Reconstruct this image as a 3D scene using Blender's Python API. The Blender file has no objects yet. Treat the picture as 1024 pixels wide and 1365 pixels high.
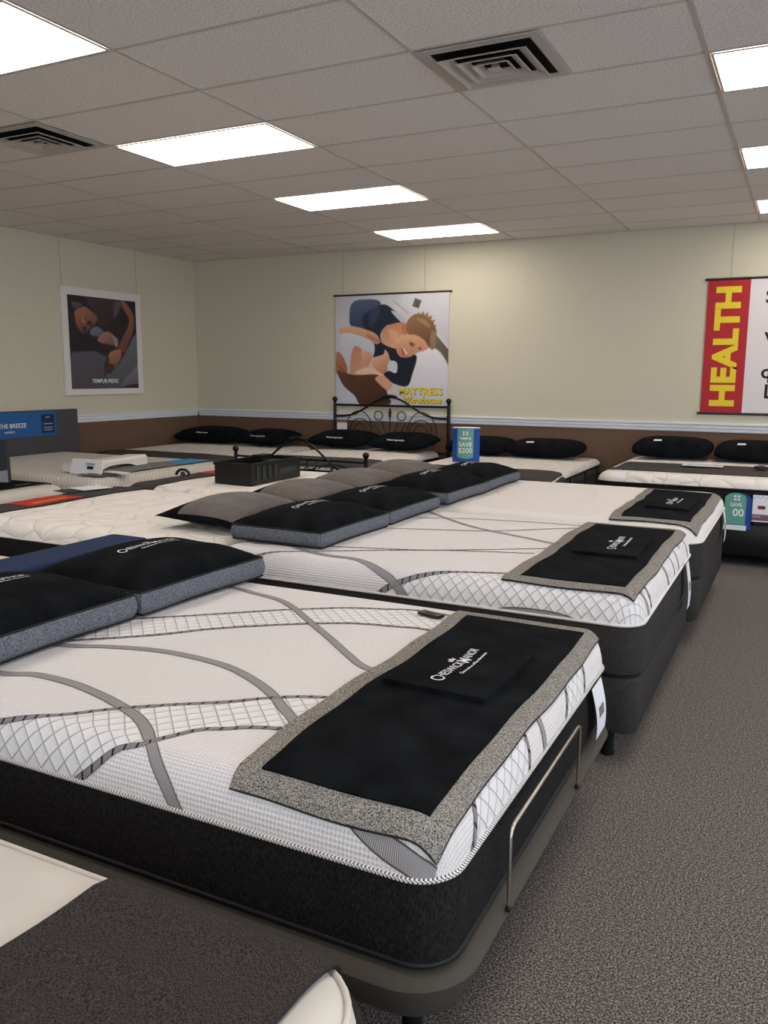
import bpy, math, random
import numpy as np
from mathutils import Vector, Matrix
random.seed(7)
C = bpy.context.scene.collection
SC = bpy.context.scene
PI = math.pi
XL, XR, YB, YF, ZC = -3.228, 8.6, 5.967, -8.0, 3.0

# ------------------------------------------------------------------ helpers
def lin(c):
    return tuple(((v/255.0)/12.92 if v/255.0 <= .04045 else ((v/255.0+.055)/1.055)**2.4) for v in c) + (1,)

def nmat(name, col, rough=.8, spec=.3, metal=0, sheen=0, emit=None, estr=0):
    m = bpy.data.materials.new(name); m.use_nodes = True
    b = m.node_tree.nodes['Principled BSDF']
    b.inputs['Base Color'].default_value = lin(col)
    b.inputs['Roughness'].default_value = rough
    b.inputs['Specular IOR Level'].default_value = spec
    b.inputs['Metallic'].default_value = metal
    if sheen: b.inputs['Sheen Weight'].default_value = sheen
    if emit:
        b.inputs['Emission Color'].default_value = lin(emit)
        b.inputs['Emission Strength'].default_value = estr
    return m

def N(m, t, **kw):
    n = m.node_tree.nodes.new(t)
    for k, v in kw.items():
        if k in n.inputs: n.inputs[k].default_value = v
        else: setattr(n, k, v)
    return n
def LK(m, a, b): m.node_tree.links.new(a, b)
def bsdf(m): return m.node_tree.nodes['Principled BSDF']

def coords(m, kind='Object'):
    return N(m, 'ShaderNodeTexCoord').outputs[kind]

def speckle(m, c1, c2, scale=300, lo=.35, hi=.65, bump=.3, dist=.002, kind='Object', stretch=None, detail=2):
    co = coords(m, kind)
    if stretch:
        mp = N(m, 'ShaderNodeMapping'); mp.inputs['Scale'].default_value = stretch
        LK(m, co, mp.inputs['Vector']); co = mp.outputs[0]
    n = N(m, 'ShaderNodeTexNoise'); n.inputs['Scale'].default_value = scale; n.inputs['Detail'].default_value = detail
    LK(m, co, n.inputs['Vector'])
    r = N(m, 'ShaderNodeValToRGB'); r.color_ramp.elements[0].position = lo; r.color_ramp.elements[1].position = hi
    r.color_ramp.elements[0].color = lin(c1); r.color_ramp.elements[1].color = lin(c2)
    LK(m, n.outputs['Fac'], r.inputs[0]); LK(m, r.outputs[0], bsdf(m).inputs['Base Color'])
    if bump:
        b = N(m, 'ShaderNodeBump'); b.inputs['Strength'].default_value = bump; b.inputs['Distance'].default_value = dist
        LK(m, n.outputs['Fac'], b.inputs['Height']); LK(m, b.outputs[0], bsdf(m).inputs['Normal'])
    return m

def math_n(m, op, a, b=None):
    n = N(m, 'ShaderNodeMath'); n.operation = op
    for i, v in enumerate((a, b)):
        if v is None: continue
        if isinstance(v, (int, float)): n.inputs[i].default_value = v
        else: LK(m, v, n.inputs[i])
    return n.outputs[0]

def uvsep(m):
    s = N(m, 'ShaderNodeSeparateXYZ'); LK(m, coords(m, 'UV'), s.inputs[0]); return s.outputs[0], s.outputs[1]

def mixcol(m, fac, c1, c2):
    x = N(m, 'ShaderNodeMix'); x.data_type = 'RGBA'
    for i, v in ((6, c1), (7, c2)):
        if isinstance(v, tuple): x.inputs[i].default_value = v
        else: LK(m, v, x.inputs[i])
    LK(m, fac, x.inputs[0]) if not isinstance(fac, float) else None
    return x.outputs[2]

def set_bump(m, h, strength=.5, dist=.003):
    b = N(m, 'ShaderNodeBump'); b.inputs['Strength'].default_value = strength; b.inputs['Distance'].default_value = dist
    LK(m, h, b.inputs['Height']); LK(m, b.outputs[0], bsdf(m).inputs['Normal'])

ORG = {}
def org(o): return ORG.get(o.name, Vector((0, 0, 0))) if o else Vector((0, 0, 0))

class MB:
    def __init__(s): s.v = []; s.f = []; s.m = []; s.uv = []; s.mi = 0
    def add(s, vs, fs, uvs=None):
        n = len(s.v); s.v += [tuple(v) for v in vs]
        for f in fs: s.f.append([i+n for i in f]); s.m.append(s.mi)
        s.uv += [tuple(u) for u in uvs] if uvs is not None else [(v[0], v[1]) for v in vs]
    def box(s, x0, y0, z0, x1, y1, z1):
        v = [(x, y, z) for z in (z0, z1) for y in (y0, y1) for x in (x0, x1)]
        s.add(v, [(0, 2, 3, 1), (4, 5, 7, 6), (0, 1, 5, 4), (2, 6, 7, 3), (0, 4, 6, 2), (1, 3, 7, 5)])
    def obox(s, c, ax, ay, az):
        c = Vector(c); ax = Vector(ax); ay = Vector(ay); az = Vector(az)
        v = [c+ax*i+ay*j+az*k for k in (-1, 1) for j in (-1, 1) for i in (-1, 1)]
        s.add(v, [(0, 2, 3, 1), (4, 5, 7, 6), (0, 1, 5, 4), (2, 6, 7, 3), (0, 4, 6, 2), (1, 3, 7, 5)])
    def tube(s, path, r, n=8, closed=False, tw=False):
        P = [Vector(p) for p in path]; L = len(P); vs = []; fs = []; uvs = []
        if not hasattr(r, '__len__'): r = [r]*L
        prev = None; acc = 0
        for i, p in enumerate(P):
            a = P[(i-1) % L] if (closed or i) else p; b = P[(i+1) % L] if (closed or i < L-1) else p
            t = (b-a).normalized() if (b-a).length > 1e-9 else Vector((0, 0, 1))
            if prev is None:
                q = Vector((0, 0, 1)) if abs(t.z) < .9 else Vector((1, 0, 0))
                u = t.cross(q).normalized()
            else: u = (prev-t*prev.dot(t)).normalized()
            prev = u; w = t.cross(u)
            if i: acc += (p-P[i-1]).length
            for k in range(n):
                an = 2*PI*k/n
                vs.append(p+u*math.cos(an)*r[i]+w*math.sin(an)*r[i]); uvs.append((acc, k/n))
        for i in range(L if closed else L-1):
            for k in range(n):
                j = (i+1) % L
                fs.append((i*n+k, i*n+(k+1) % n, j*n+(k+1) % n, j*n+k))
        if closed:      # close with a duplicate ring so the uv stays continuous
            fs = fs[:-n]; m0 = len(vs); acc += (P[0]-P[-1]).length
            for k in range(n): vs.append(vs[k]); uvs.append((acc, k/n))
            for k in range(n): fs.append(((L-1)*n+k, (L-1)*n+(k+1) % n, m0+(k+1) % n, m0+k))
        if not closed:
            fs.append(tuple(range(n-1, -1, -1))); fs.append(tuple((L-1)*n+k for k in range(n)))
        s.add(vs, fs, uvs)
    def lathe(s, prof, c, n=16):
        vs = []; fs = []
        for (r, z) in prof:
            for k in range(n): vs.append((c[0]+r*math.cos(2*PI*k/n), c[1]+r*math.sin(2*PI*k/n), c[2]+z))
        for i in range(len(prof)-1):
            for k in range(n): fs.append((i*n+k, i*n+(k+1) % n, (i+1)*n+(k+1) % n, (i+1)*n+k))
        fs.append(tuple(range(n-1, -1, -1))); fs.append(tuple((len(prof)-1)*n+k for k in range(n)))
        s.add(vs, fs)
    def grid(s, fn, us, vs_, flip=False):
        V = []; U = []; F = []; n = len(vs_)
        for u in us:
            for v in vs_: V.append(fn(u, v)); U.append((u, v))
        for i in range(len(us)-1):
            for j in range(n-1):
                q = (i*n+j, (i+1)*n+j, (i+1)*n+j+1, i*n+j+1)
                F.append(q[::-1] if flip else q)
        s.add(V, F, U)
    def build(s, name, mats, parent=None, smooth=35, root_loc=None):
        o3 = org(parent)
        me = bpy.data.meshes.new(name)
        vs = [(v[0]-o3.x, v[1]-o3.y, v[2]-o3.z) for v in s.v]
        me.from_pydata(vs, [], s.f)
        if not isinstance(mats, (list, tuple)): mats = [mats]
        for m in mats: me.materials.append(m)
        me.polygons.foreach_set('material_index', s.m)
        uvl = me.uv_layers.new(name='uv')
        li = np.empty(len(me.loops), dtype=np.int32); me.loops.foreach_get('vertex_index', li)
        uvl.data.foreach_set('uv', np.array(s.uv, dtype=np.float32)[li].ravel())
        me.update()
        if smooth:
            me.shade_smooth(); me.set_sharp_from_angle(angle=math.radians(smooth))
        o = bpy.data.objects.new(name, me); C.objects.link(o)
        if parent: o.parent = parent; ORG[o.name] = o3
        return o

def tag(o, label=None, cat=None, group=None, kind=None):
    if label: o['label'] = label
    if cat: o['category'] = cat
    if group: o['group'] = group
    if kind: o['kind'] = kind
    return o
def thing(name, label, cat, loc, group=None):
    o = bpy.data.objects.new(name, None); C.objects.link(o); o.location = loc; o.empty_display_size = .1
    ORG[o.name] = Vector(loc); return tag(o, label, cat, group)
def struct(mb, name, mats, smooth=0, parent=None):
    o = mb.build(name, mats, parent, smooth); o['kind'] = 'structure'; return o

def text_geo(s, size, bold=0.0, shear=0.0, align='CENTER', spacing=1.0):
    cu = bpy.data.curves.new('t', 'FONT'); cu.body = s; cu.size = size; cu.offset = bold; cu.shear = shear
    cu.align_x = align; cu.align_y = 'CENTER'; cu.resolution_u = 3; cu.space_character = spacing; cu.fill_mode = 'FRONT'
    ob = bpy.data.objects.new('t', cu); C.objects.link(ob)
    dg = bpy.context.evaluated_depsgraph_get(); me = bpy.data.meshes.new_from_object(ob.evaluated_get(dg))
    V = [(v.co.x, v.co.y) for v in me.vertices]; F = [tuple(p.vertices) for p in me.polygons]
    bpy.data.objects.remove(ob); bpy.data.curves.remove(cu); bpy.data.meshes.remove(me)
    return V, F
def add_text(mb, s, size, fn, **kw):
    V, F = text_geo(s, size, **kw)
    mb.add([fn(x, y) for x, y in V], F, V)

def logo_mark(mb, fn, sc=1.0):
    """embroidered manor logo: crest over two lines of lettering; fn maps (right, up) metres to the surface"""
    parts = [('C', .062, 0), ('HESWICK', .043, .004), ('M', .062, 0), ('ANOR', .043, .004)]
    geo = []; tot = 0
    for w_, z_, dy in parts:
        V, F = text_geo(w_, z_*sc, bold=.0003*sc, spacing=.98); V = np.array(V); w0 = V[:, 0].min(); ww = np.ptp(V[:, 0])
        geo.append((V, F, w0, ww, dy)); tot += ww+.0045*sc
    k = .335*sc/tot; x0 = -.5*.335*sc
    for V, F, w0, ww, dy in geo:
        mb.add([fn(x0+(x-w0)*k, y+dy*sc) for x, y in V], F); x0 += (ww+.0045*sc)*k
    add_text(mb, 'Generations of Rest Assurance', .020*sc, lambda x, y: fn(x+.035*sc, y-.038*sc), bold=.0003*sc, spacing=.9)
    for k in (-1, 0, 1):      # three small turrets
        x = k*.011*sc; h = (.022 if k == 0 else .016)*sc
        mb.add([fn(x-.0042*sc+.02*sc, .030*sc), fn(x+.0042*sc+.02*sc, .030*sc), fn(x+.0055*sc+.02*sc+k*.003*sc, .030*sc+h), fn(x+.02*sc+k*.003*sc, .026*sc+h), fn(x-.0055*sc+.02*sc+k*.003*sc, .030*sc+h)], [(0, 1, 2, 3, 4)])

def catmull(P, n=8, closed=False):
    P = [np.array(p, float) for p in P]; out = []; L = len(P)
    for i in range(L if closed else L-1):
        a = P[(i-1) % L] if (closed or i) else 2*P[0]-P[1]
        b = P[i]; c = P[(i+1) % L]
        d = P[(i+2) % L] if (closed or i+2 < L) else 2*P[-1]-P[-2]
        for k in range(n):
            t = k/n
            out.append(.5*((2*b)+(-a+c)*t+(2*a-5*b+4*c-d)*t*t+(-a+3*b-3*c+d)*t**3))
    if not closed: out.append(P[-1])
    return out

# ------------------------------------------------------------------ materials
M = {}
M['cream'] = speckle(nmat('cream_paint', (206, 200, 178), .75, .25), (203, 197, 175), (209, 203, 181), 60, .3, .7, .08, .001)
M['brown'] = speckle(nmat('brown_paint', (108, 85, 68), .7, .25), (104, 82, 66), (112, 88, 70), 50, .3, .7, .08, .001)
M['trim'] = nmat('white_trim', (222, 224, 230), .45, .4)
M['ceil_grid'] = nmat('ceiling_grid_metal', (190, 182, 174), .5, .3)
m = nmat('ceiling_tile', (186, 176, 168), .95, .1); M['tile'] = m
co = coords(m); n1 = N(m, 'ShaderNodeTexNoise'); n1.inputs['Scale'].default_value = 95; n1.inputs['Detail'].default_value = 5
LK(m, co, n1.inputs['Vector'])
r = N(m, 'ShaderNodeValToRGB'); r.color_ramp.elements[0].position = .40; r.color_ramp.elements[1].position = .56
r.color_ramp.elements[0].color = lin((212, 205, 200)); r.color_ramp.elements[1].color = lin((237, 230, 225))
LK(m, n1.outputs['Fac'], r.inputs[0]); LK(m, r.outputs[0], bsdf(m).inputs['Base Color']); set_bump(m, n1.outputs['Fac'], .35, .003)
# carpet
m = nmat('carpet', (90, 84, 80), .97, .1); M['carpet'] = m
co = coords(m)
n1 = N(m, 'ShaderNodeTexNoise'); n1.inputs['Scale'].default_value = 185; n1.inputs['Detail'].default_value = 3; n1.inputs['Roughness'].default_value = .75; LK(m, co, n1.inputs['Vector'])
n2 = N(m, 'ShaderNodeTexNoise'); n2.inputs['Scale'].default_value = 55; n2.inputs['Detail'].default_value = 3; LK(m, co, n2.inputs['Vector'])
r = N(m, 'ShaderNodeValToRGB'); e = r.color_ramp.elements
e[0].position = .40; e[0].color = lin((44, 40, 38)); e[1].position = .61; e[1].color = lin((168, 159, 153))
e2 = r.color_ramp.elements.new(.5); e2.color = lin((99, 92, 88))
LK(m, n1.outputs['Fac'], r.inputs[0])
r2 = N(m, 'ShaderNodeValToRGB'); r2.color_ramp.elements[0].position = .35; r2.color_ramp.elements[1].position = .65; r2.color_ramp.elements[0].color = (.76, .76, .76, 1); r2.color_ramp.elements[1].color = (1, 1, 1, 1); LK(m, n2.outputs['Fac'], r2.inputs[0])
x = N(m, 'ShaderNodeMix'); x.data_type = 'RGBA'; x.blend_type = 'MULTIPLY'; x.inputs[0].default_value = 1
LK(m, r.outputs[0], x.inputs[6]); LK(m, r2.outputs[0], x.inputs[7]); LK(m, x.outputs[2], bsdf(m).inputs['Base Color'])
set_bump(m, n1.outputs['Fac'], .3, .003)

def knit(name, col, dark, pitch=.012, amt=.35):
    """white mattress knit with fine pin dots; uv is in metres"""
    m = nmat(name, col, .85, .2, sheen=.2)
    u, v = uvsep(m); k = 2*PI/pitch
    a = math_n(m, 'SINE', math_n(m, 'MULTIPLY', math_n(m, 'ADD', u, v), k*.7))
    b = math_n(m, 'SINE', math_n(m, 'MULTIPLY', math_n(m, 'SUBTRACT', u, v), k*.7))
    h = math_n(m, 'MULTIPLY', a, b)
    f = math_n(m, 'MULTIPLY', math_n(m, 'GREATER_THAN', h, .35), amt)
    LK(m, mixcol(m, f, lin(col), lin(dark)), bsdf(m).inputs['Base Color'])
    set_bump(m, h, .5, .002)
    return m
M['knit'] = knit('pin_dot_knit', (226, 221, 219), (182, 178, 178), .014, .5)
def diamond(name, col, line, pitch=.052, lw=.05):
    m = nmat(name, col, .85, .2, sheen=.2)
    u, v = uvsep(m); hs = []; lines = None
    for op in ('ADD', 'SUBTRACT'):
        t = math_n(m, 'MULTIPLY', math_n(m, op, u, v), 1/(pitch*1.414))
        fr = math_n(m, 'ABSOLUTE', math_n(m, 'SUBTRACT', math_n(m, 'FRACT', t), .5))
        d = math_n(m, 'SUBTRACT', .5, fr); hs.append(d)
    d = math_n(m, 'MINIMUM', hs[0], hs[1])
    f = math_n(m, 'LESS_THAN', d, lw)
    LK(m, mixcol(m, f, lin(col), lin(line)), bsdf(m).inputs['Base Color'])
    set_bump(m, math_n(m, 'POWER', math_n(m, 'MINIMUM', math_n(m, 'MULTIPLY', d, 3.0), 1.0), .5), .6, .006)
    return m
M['diamond'] = diamond('diamond_quilt', (226, 223, 222), (168, 164, 164), pitch=.038, lw=.045)
M['diamond_small'] = diamond('fine_diamond_quilt', (208, 203, 192), (176, 170, 160), .03, .08)
# solid hatched ribbon, uv = (metres along, 0..1 across)
m = nmat('hatched_ribbon', (128, 124, 124), .8, .25); M['ribbon'] = m
u, v = uvsep(m)
st = math_n(m, 'SINE', math_n(m, 'MULTIPLY', math_n(m, 'ADD', math_n(m, 'MULTIPLY', u, 1.0), math_n(m, 'MULTIPLY', v, .012)), 2*PI/.005))
edge = math_n(m, 'GREATER_THAN', math_n(m, 'ABSOLUTE', math_n(m, 'SUBTRACT', v, .5)), .42)
c1 = mixcol(m, math_n(m, 'GREATER_THAN', st, .25), lin((168, 164, 163)), lin((112, 108, 108)))
LK(m, mixcol(m, edge, c1, lin((82, 78, 78))), bsdf(m).inputs['Base Color'])
set_bump(m, st, .3, .001)
m = nmat('dashed_ribbon', (110, 105, 106), .8, .25); M['dash'] = m
u, v = uvsep(m)
fr = math_n(m, 'FRACT', math_n(m, 'MULTIPLY', math_n(m, 'ADD', u, math_n(m, 'MULTIPLY', v, -.01)), 1/.036))
tick = math_n(m, 'LESS_THAN', fr, .2)
edge = math_n(m, 'GREATER_THAN', math_n(m, 'ABSOLUTE', math_n(m, 'SUBTRACT', v, .5)), .42)
c1 = mixcol(m, tick, lin((134, 129, 130)), lin((30, 28, 30)))
LK(m, mixcol(m, edge, c1, lin((66, 62, 64))), bsdf(m).inputs['Base Color'])
# rope piping
m = nmat('rope_piping', (215, 212, 208), .7, .3); M['rope'] = m
u, v = uvsep(m)
t = math_n(m, 'FRACT', math_n(m, 'ADD', math_n(m, 'MULTIPLY', u, 1/.009), v))
LK(m, mixcol(m, math_n(m, 'LESS_THAN', t, .35), lin((222, 219, 215)), lin((40, 38, 38))), bsdf(m).inputs['Base Color'])
M['wpipe'] = nmat('white_piping', (214, 211, 206), .7, .3)
M['bpipe'] = nmat('black_piping', (18, 18, 19), .6, .35)
M['blackside'] = speckle(nmat('black_border_fabric', (26, 24, 24), .9, .15), (17, 16, 17), (44, 41, 40), 260, .35, .7, .3, .001, stretch=(1, 1, .35))
M['greyside'] = speckle(nmat('charcoal_foundation_fabric', (52, 49, 47), .9, .2), (40, 38, 37), (62, 59, 57), 240, .35, .7, .3, .001)
M['olive'] = speckle(nmat('taupe_upholstery', (74, 69, 62), .85, .2), (70, 65, 58), (78, 73, 66), 400, .35, .7, .2, .0008)
M['suede'] = speckle(nmat('black_suede', (14, 17, 20), .95, .06), (10, 12, 15), (23, 26, 29), 9, .35, .7, .5, .008, detail=6)
M['tweed'] = speckle(nmat('grey_tweed', (120, 117, 112), .95, .1), (52, 50, 48), (176, 170, 160), 330, .36, .66, .4, .002, detail=3)
M['daytweed'] = speckle(nmat('cool_daylit_tweed', (98, 102, 110), .95, .1), (50, 52, 58), (132, 136, 145), 330, .36, .66, .4, .002, detail=3)  # grey tweed with the cool window light put into its colour
M['taupe'] = speckle(nmat('taupe_velour', (94, 87, 82), .95, .1, sheen=.15), (84, 77, 72), (104, 97, 91), 8, .3, .7, .2, .004, detail=5)
M['throw'] = speckle(nmat('charcoal_herringbone', (44, 41, 40), .95, .1), (26, 23, 23), (78, 73, 71), 620, .36, .66, .25, .0015, stretch=(1, .4, 1), detail=3)
M['throw_grey'] = speckle(nmat('dark_grey_throw', (72, 68, 66), .95, .1), (62, 58, 57), (80, 76, 74), 120, .36, .66, .2, .002)
M['embroider'] = nmat('silver_embroidery', (222, 222, 224), .6, .3)
M['dimprint'] = nmat('grey_print', (150, 150, 155), .6, .3)
M['foam'] = speckle(nmat('ivory_foam_cover', (224, 219, 215), .9, .15), (220, 215, 211), (228, 223, 219), 180, .35, .65, .15, .001)
M['plainwhite'] = speckle(nmat('ivory_knit', (202, 197, 187), .9, .15), (198, 193, 183), (206, 201, 191), 9, .3, .7, .15, .004)
M['black'] = nmat('black_plastic', (13, 13, 13), .4, .4)
M['iron'] = nmat('black_iron', (14, 13, 13), .4, .5, metal=.3)
M['steel'] = nmat('brushed_steel', (190, 182, 168), .3, .5, metal=1)
M['whitecard'] = nmat('white_card', (228, 228, 232), .6, .3)
M['red'] = nmat('red_print', (176, 40, 48), .6, .3)
M['redlabel'] = nmat('red_label', (196, 46, 34), .6, .3)
M['yellow'] = nmat('yellow_print', (232, 206, 50), .6, .3)
M['ink'] = nmat('black_ink', (25, 23, 24), .6, .3)
M['vinyl'] = nmat('white_vinyl', (222, 216, 216), .55, .3)
M['rod'] = nmat('dark_brown_rod', (48, 38, 34), .5, .4)
M['wire'] = nmat('clear_hanging_wire', (140, 132, 112), .5, .4)
M['navy'] = speckle(nmat('navy_fabric', (34, 48, 78), .85, .2), (32, 45, 74), (37, 52, 84), 60, .3, .7, .15, .001)
M['navyshade'] = nmat('navy_fabric_shaded', (24, 32, 52), .85, .2)  # darker copy of the navy, shade of the upright faces put into colour
M['blue'] = nmat('royal_blue_card', (22, 70, 150), .5, .35)
M['bluepanel'] = nmat('blue_banner', (40, 92, 150), .6, .3)
M['darkblue'] = nmat('dark_blue_print', (18, 48, 92), .6, .3)
M['teal'] = nmat('teal_card', (98, 158, 142), .5, .35)
M['tealbright'] = nmat('mint_print', (120, 205, 180), .5, .35)
M['skyblue'] = nmat('sky_blue_fabric', (70, 140, 190), .8, .2)
M['charcoal'] = nmat('charcoal_card', (50, 54, 55), .6, .3)
M['greyboard'] = speckle(nmat('grey_headboard_fabric', (78, 76, 80), .9, .2), (72, 70, 74), (84, 82, 86), 200, .35, .65, .2, .001)
M['pframe'] = nmat('white_frame', (225, 220, 216), .4, .4)
M['vent'] = nmat('vent_metal', (182, 174, 166), .45, .4)
M['ventshade'] = nmat('duct_shade', (26, 24, 23), .9, .1)  # near-black standing for shade inside the duct
M['orange'] = nmat('orange_strip', (190, 92, 56), .6, .3)
M['darkred'] = nmat('maroon_print', (120, 30, 40), .6, .3)
M['purple'] = nmat('mauve_print', (120, 84, 104), .6, .3)
M['rubber'] = nmat('black_rubber', (12, 12, 12), .8, .2)
# tufted white quilt for the taller pillowtop mattresses
def tufted(name, col, line, sc=5.0):
    m = nmat(name, col, .88, .2, sheen=.2)
    uvc = coords(m, 'UV')
    nz = N(m, 'ShaderNodeTexNoise'); nz.inputs['Scale'].default_value = 3.0; LK(m, uvc, nz.inputs['Vector'])
    ad = N(m, 'ShaderNodeMix'); ad.data_type = 'RGBA'; ad.blend_type = 'ADD'; ad.inputs[0].default_value = .22
    LK(m, uvc, ad.inputs[6]); LK(m, nz.outputs['Color'], ad.inputs[7])
    vo = N(m, 'ShaderNodeTexVoronoi'); vo.feature = 'DISTANCE_TO_EDGE'; vo.inputs['Scale'].default_value = sc; vo.inputs['Randomness'].default_value = .75
    LK(m, ad.outputs[2], vo.inputs['Vector'])
    n2 = N(m, 'ShaderNodeTexNoise'); n2.inputs['Scale'].default_value = 4.2; n2.inputs['Detail'].default_value = 1; LK(m, uvc, n2.inputs['Vector'])
    ln = math_n(m, 'MULTIPLY', math_n(m, 'LESS_THAN', vo.outputs['Distance'], .02), math_n(m, 'GREATER_THAN', n2.outputs['Fac'], .46))
    LK(m, mixcol(m, ln, lin(col), lin(line)), bsdf(m).inputs['Base Color'])
    h = math_n(m, 'POWER', math_n(m, 'MINIMUM', math_n(m, 'MULTIPLY', vo.outputs['Distance'], 4.0), 1.0), .6)
    set_bump(m, h, .6, .02)
    return m
M['tufted'] = tufted('tufted_damask', (226, 220, 212), (206, 200, 192))
M['tufted_small'] = tufted('small_tufted_damask', (218, 212, 204), (196, 190, 182), 8.0)

# ------------------------------------------------------------------ room shell
mb = MB(); mb.box(XL-.2, YF-.2, -.1, XR+.2, YB+.2, 0); struct(mb, 'floor', M['carpet'])
mb = MB(); mb.box(XL-.2, YF-.2, ZC, XR+.2, YB+.2, ZC+.12); struct(mb, 'ceiling', M['tile'])
def wall(name, x0, y0, x1, y1):
    mb = MB(); mb.mi = 0; mb.box(x0, y0, 0, x1, y1, 1.0); mb.mi = 1; mb.box(x0, y0, 1.0, x1, y1, ZC)
    struct(mb, name, [M['brown'], M['cream']])
wall('wall_back', XL-.1, YB, XR+.1, YB+.1)
wall('wall_left', XL-.1, YF, XL, YB)
mb = MB(); mb.mi = 0; mb.box(XL-.1, YF-.1, 0, XR+.1, YF, .5); mb.mi = 1
mb.box(XL-.1, YF-.1, 2.6, XR+.1, YF, ZC); mb.box(XL-.1, YF-.1, .5, 1.0, YF, 2.6); mb.box(XR-.4, YF-.1, .5, XR+.1, YF, 2.6)
struct(mb, 'wall_front', [M['brown'], M['cream']])
xs = np.linspace(1.0, XR-.4, 5)
for i in range(4):
    mb = MB(); a, b = xs[i], xs[i+1]; t = .03
    mb.box(a, YF-.06, .5, a+t, YF, 2.6); mb.box(b-t, YF-.06, .5, b, YF, 2.6)
    mb.box(a+t, YF-.06, .5, b-t, YF, .5+t); mb.box(a+t, YF-.06, 2.6-t, b-t, YF, 2.6)
    struct(mb, 'window_%d' % (i+6), M['steel'])
# right wall with shop windows (daylight)
mb = MB(); mb.mi = 0; mb.box(XR, YF, 0, XR+.1, YB, .5); mb.mi = 1
mb.box(XR, YF, 2.6, XR+.1, YB, ZC); mb.box(XR, 3.6, .5, XR+.1, YB, 2.6); mb.box(XR, YF, .5, XR+.1, YF+.6, 2.6)
struct(mb, 'wall_right', [M['brown'], M['cream']])
ys = np.linspace(YF+.6, 3.6, 6)
for i in range(5):
    mb = MB(); a, b = ys[i], ys[i+1]; t = .03
    mb.box(XR, a, .5, XR+.06, a+t, 2.6); mb.box(XR, b-t, .5, XR+.06, b, 2.6)
    mb.box(XR, a+t, .5, XR+.06, b-t, .5+t); mb.box(XR, a+t, 2.6-t, XR+.06, b-t, 2.6)
    struct(mb, 'window_%d' % (i+1), M['steel'])
# chair rail with a stepped moulding profile
prof = [(0, .972), (.012, .972), (.016, .985), (.016, 1.0), (.022, 1.012), (.022, 1.035), (.030, 1.045), (.030, 1.058), (0, 1.064)]
def rail(name, p0, p1, nrm):
    mb = MB(); V = []
    for (x, y) in (p0, p1):
        for d, z in prof: V.append((x+nrm[0]*d, y+nrm[1]*d, z))
    n = len(prof); F = [(i, i+1, n+i+1, n+i) for i in range(n-1)]+[tuple(range(n))[::-1], tuple(range(n, 2*n))]
    mb.add(V, F); struct(mb, name, M['trim'])
rail('trim_1', (XL+.03, YB), (XR, YB), (0, -1)); rail('trim_2', (XL, YF), (XL, YB-.03), (1, 0))
mb = MB(); mb.box(XL+.012, YB-.012, 0, XR, YB, .09); struct(mb, 'baseboard_back', M['black'])
mb = MB(); mb.box(XL, YF, 0, XL+.012, YB, .09); struct(mb, 'baseboard_left', M['black'])
# suspended ceiling grid
mb = MB(); w = .009
CX, CY = 1.2192, .6096
i = math.ceil(XL/CX)
while i*CX < XR:
    mb.box(i*CX-w, YF, ZC-.004, i*CX+w, YB, ZC); i += 1
i = math.ceil(YF/CY)
while i*CY < YB:
    mb.box(XL, i*CY-w, ZC-.0036, XR, i*CY+w, ZC); i += 1
mb.box(XL, YB-.022, ZC-.005, XR, YB, ZC); mb.box(XL, YF, ZC-.005, XL+.022, YB, ZC)
struct(mb, 'trim_3', M['ceil_grid'])

# ------------------------------------------------------------------ troffer lights
lens = nmat('lit_acrylic_lens', (255, 255, 255), .5, .3, emit=(255, 245, 236), estr=5.6)
LL = {(0, 2): 'long ceiling light over the black wire footboard, second from the left edge',
      (0, -1): 'large glowing ceiling light cut by the upper left corner of the photo',
      (0, 5): 'glowing ceiling light panel, third back in the long left row',
      (0, 8): 'smallest ceiling light of the left row, nearest the back wall poster',
      (3, 2): 'ceiling light at the top right, nearest of the right row',
      (3, 5): 'ceiling light in the right row, middle one at the photo edge',
      (3, 8): 'ceiling light above the health banner, farthest of the right row'}
LL[(0, 2)] = 'ceiling light panel right of the left-hand air vent'
for i0 in (0, 3, 6):
    for j0 in (8, 5, 2, -1, -4, -7, -10):
        x0, y0 = i0*CX, j0*CY
        lab = LL.get((i0, j0))
        seen = lab is not None
        t = thing('ceiling_light', lab or 'ceiling light panel of the same kind, outside the photo', 'ceiling light', (x0+CX/2, y0+CY/2, ZC), 'ceiling light panels')
        fr = MB(); a = .014; zb = ZC-.009; zt = ZC-.0045
        fr.box(x0+a, y0+a, zb, x0+CX-a, y0+a+.012, zt); fr.box(x0+a, y0+CY-a-.012, zb, x0+CX-a, y0+CY-a, zt)
        fr.box(x0+a, y0+a+.012, zb, x0+a+.012, y0+CY-a-.012, zt); fr.box(x0+CX-a-.012, y0+a+.012, zb, x0+CX-a, y0+CY-a-.012, zt)
        fr.build('frame', M['ceil_grid'], t, 0)
        d = MB(); d.box(x0+a+.012, y0+a+.012, ZC-.0075, x0+CX-a-.012, y0+CY-a-.012, ZC-.0045); d.build('diffuser', lens, t, 0)

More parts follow.
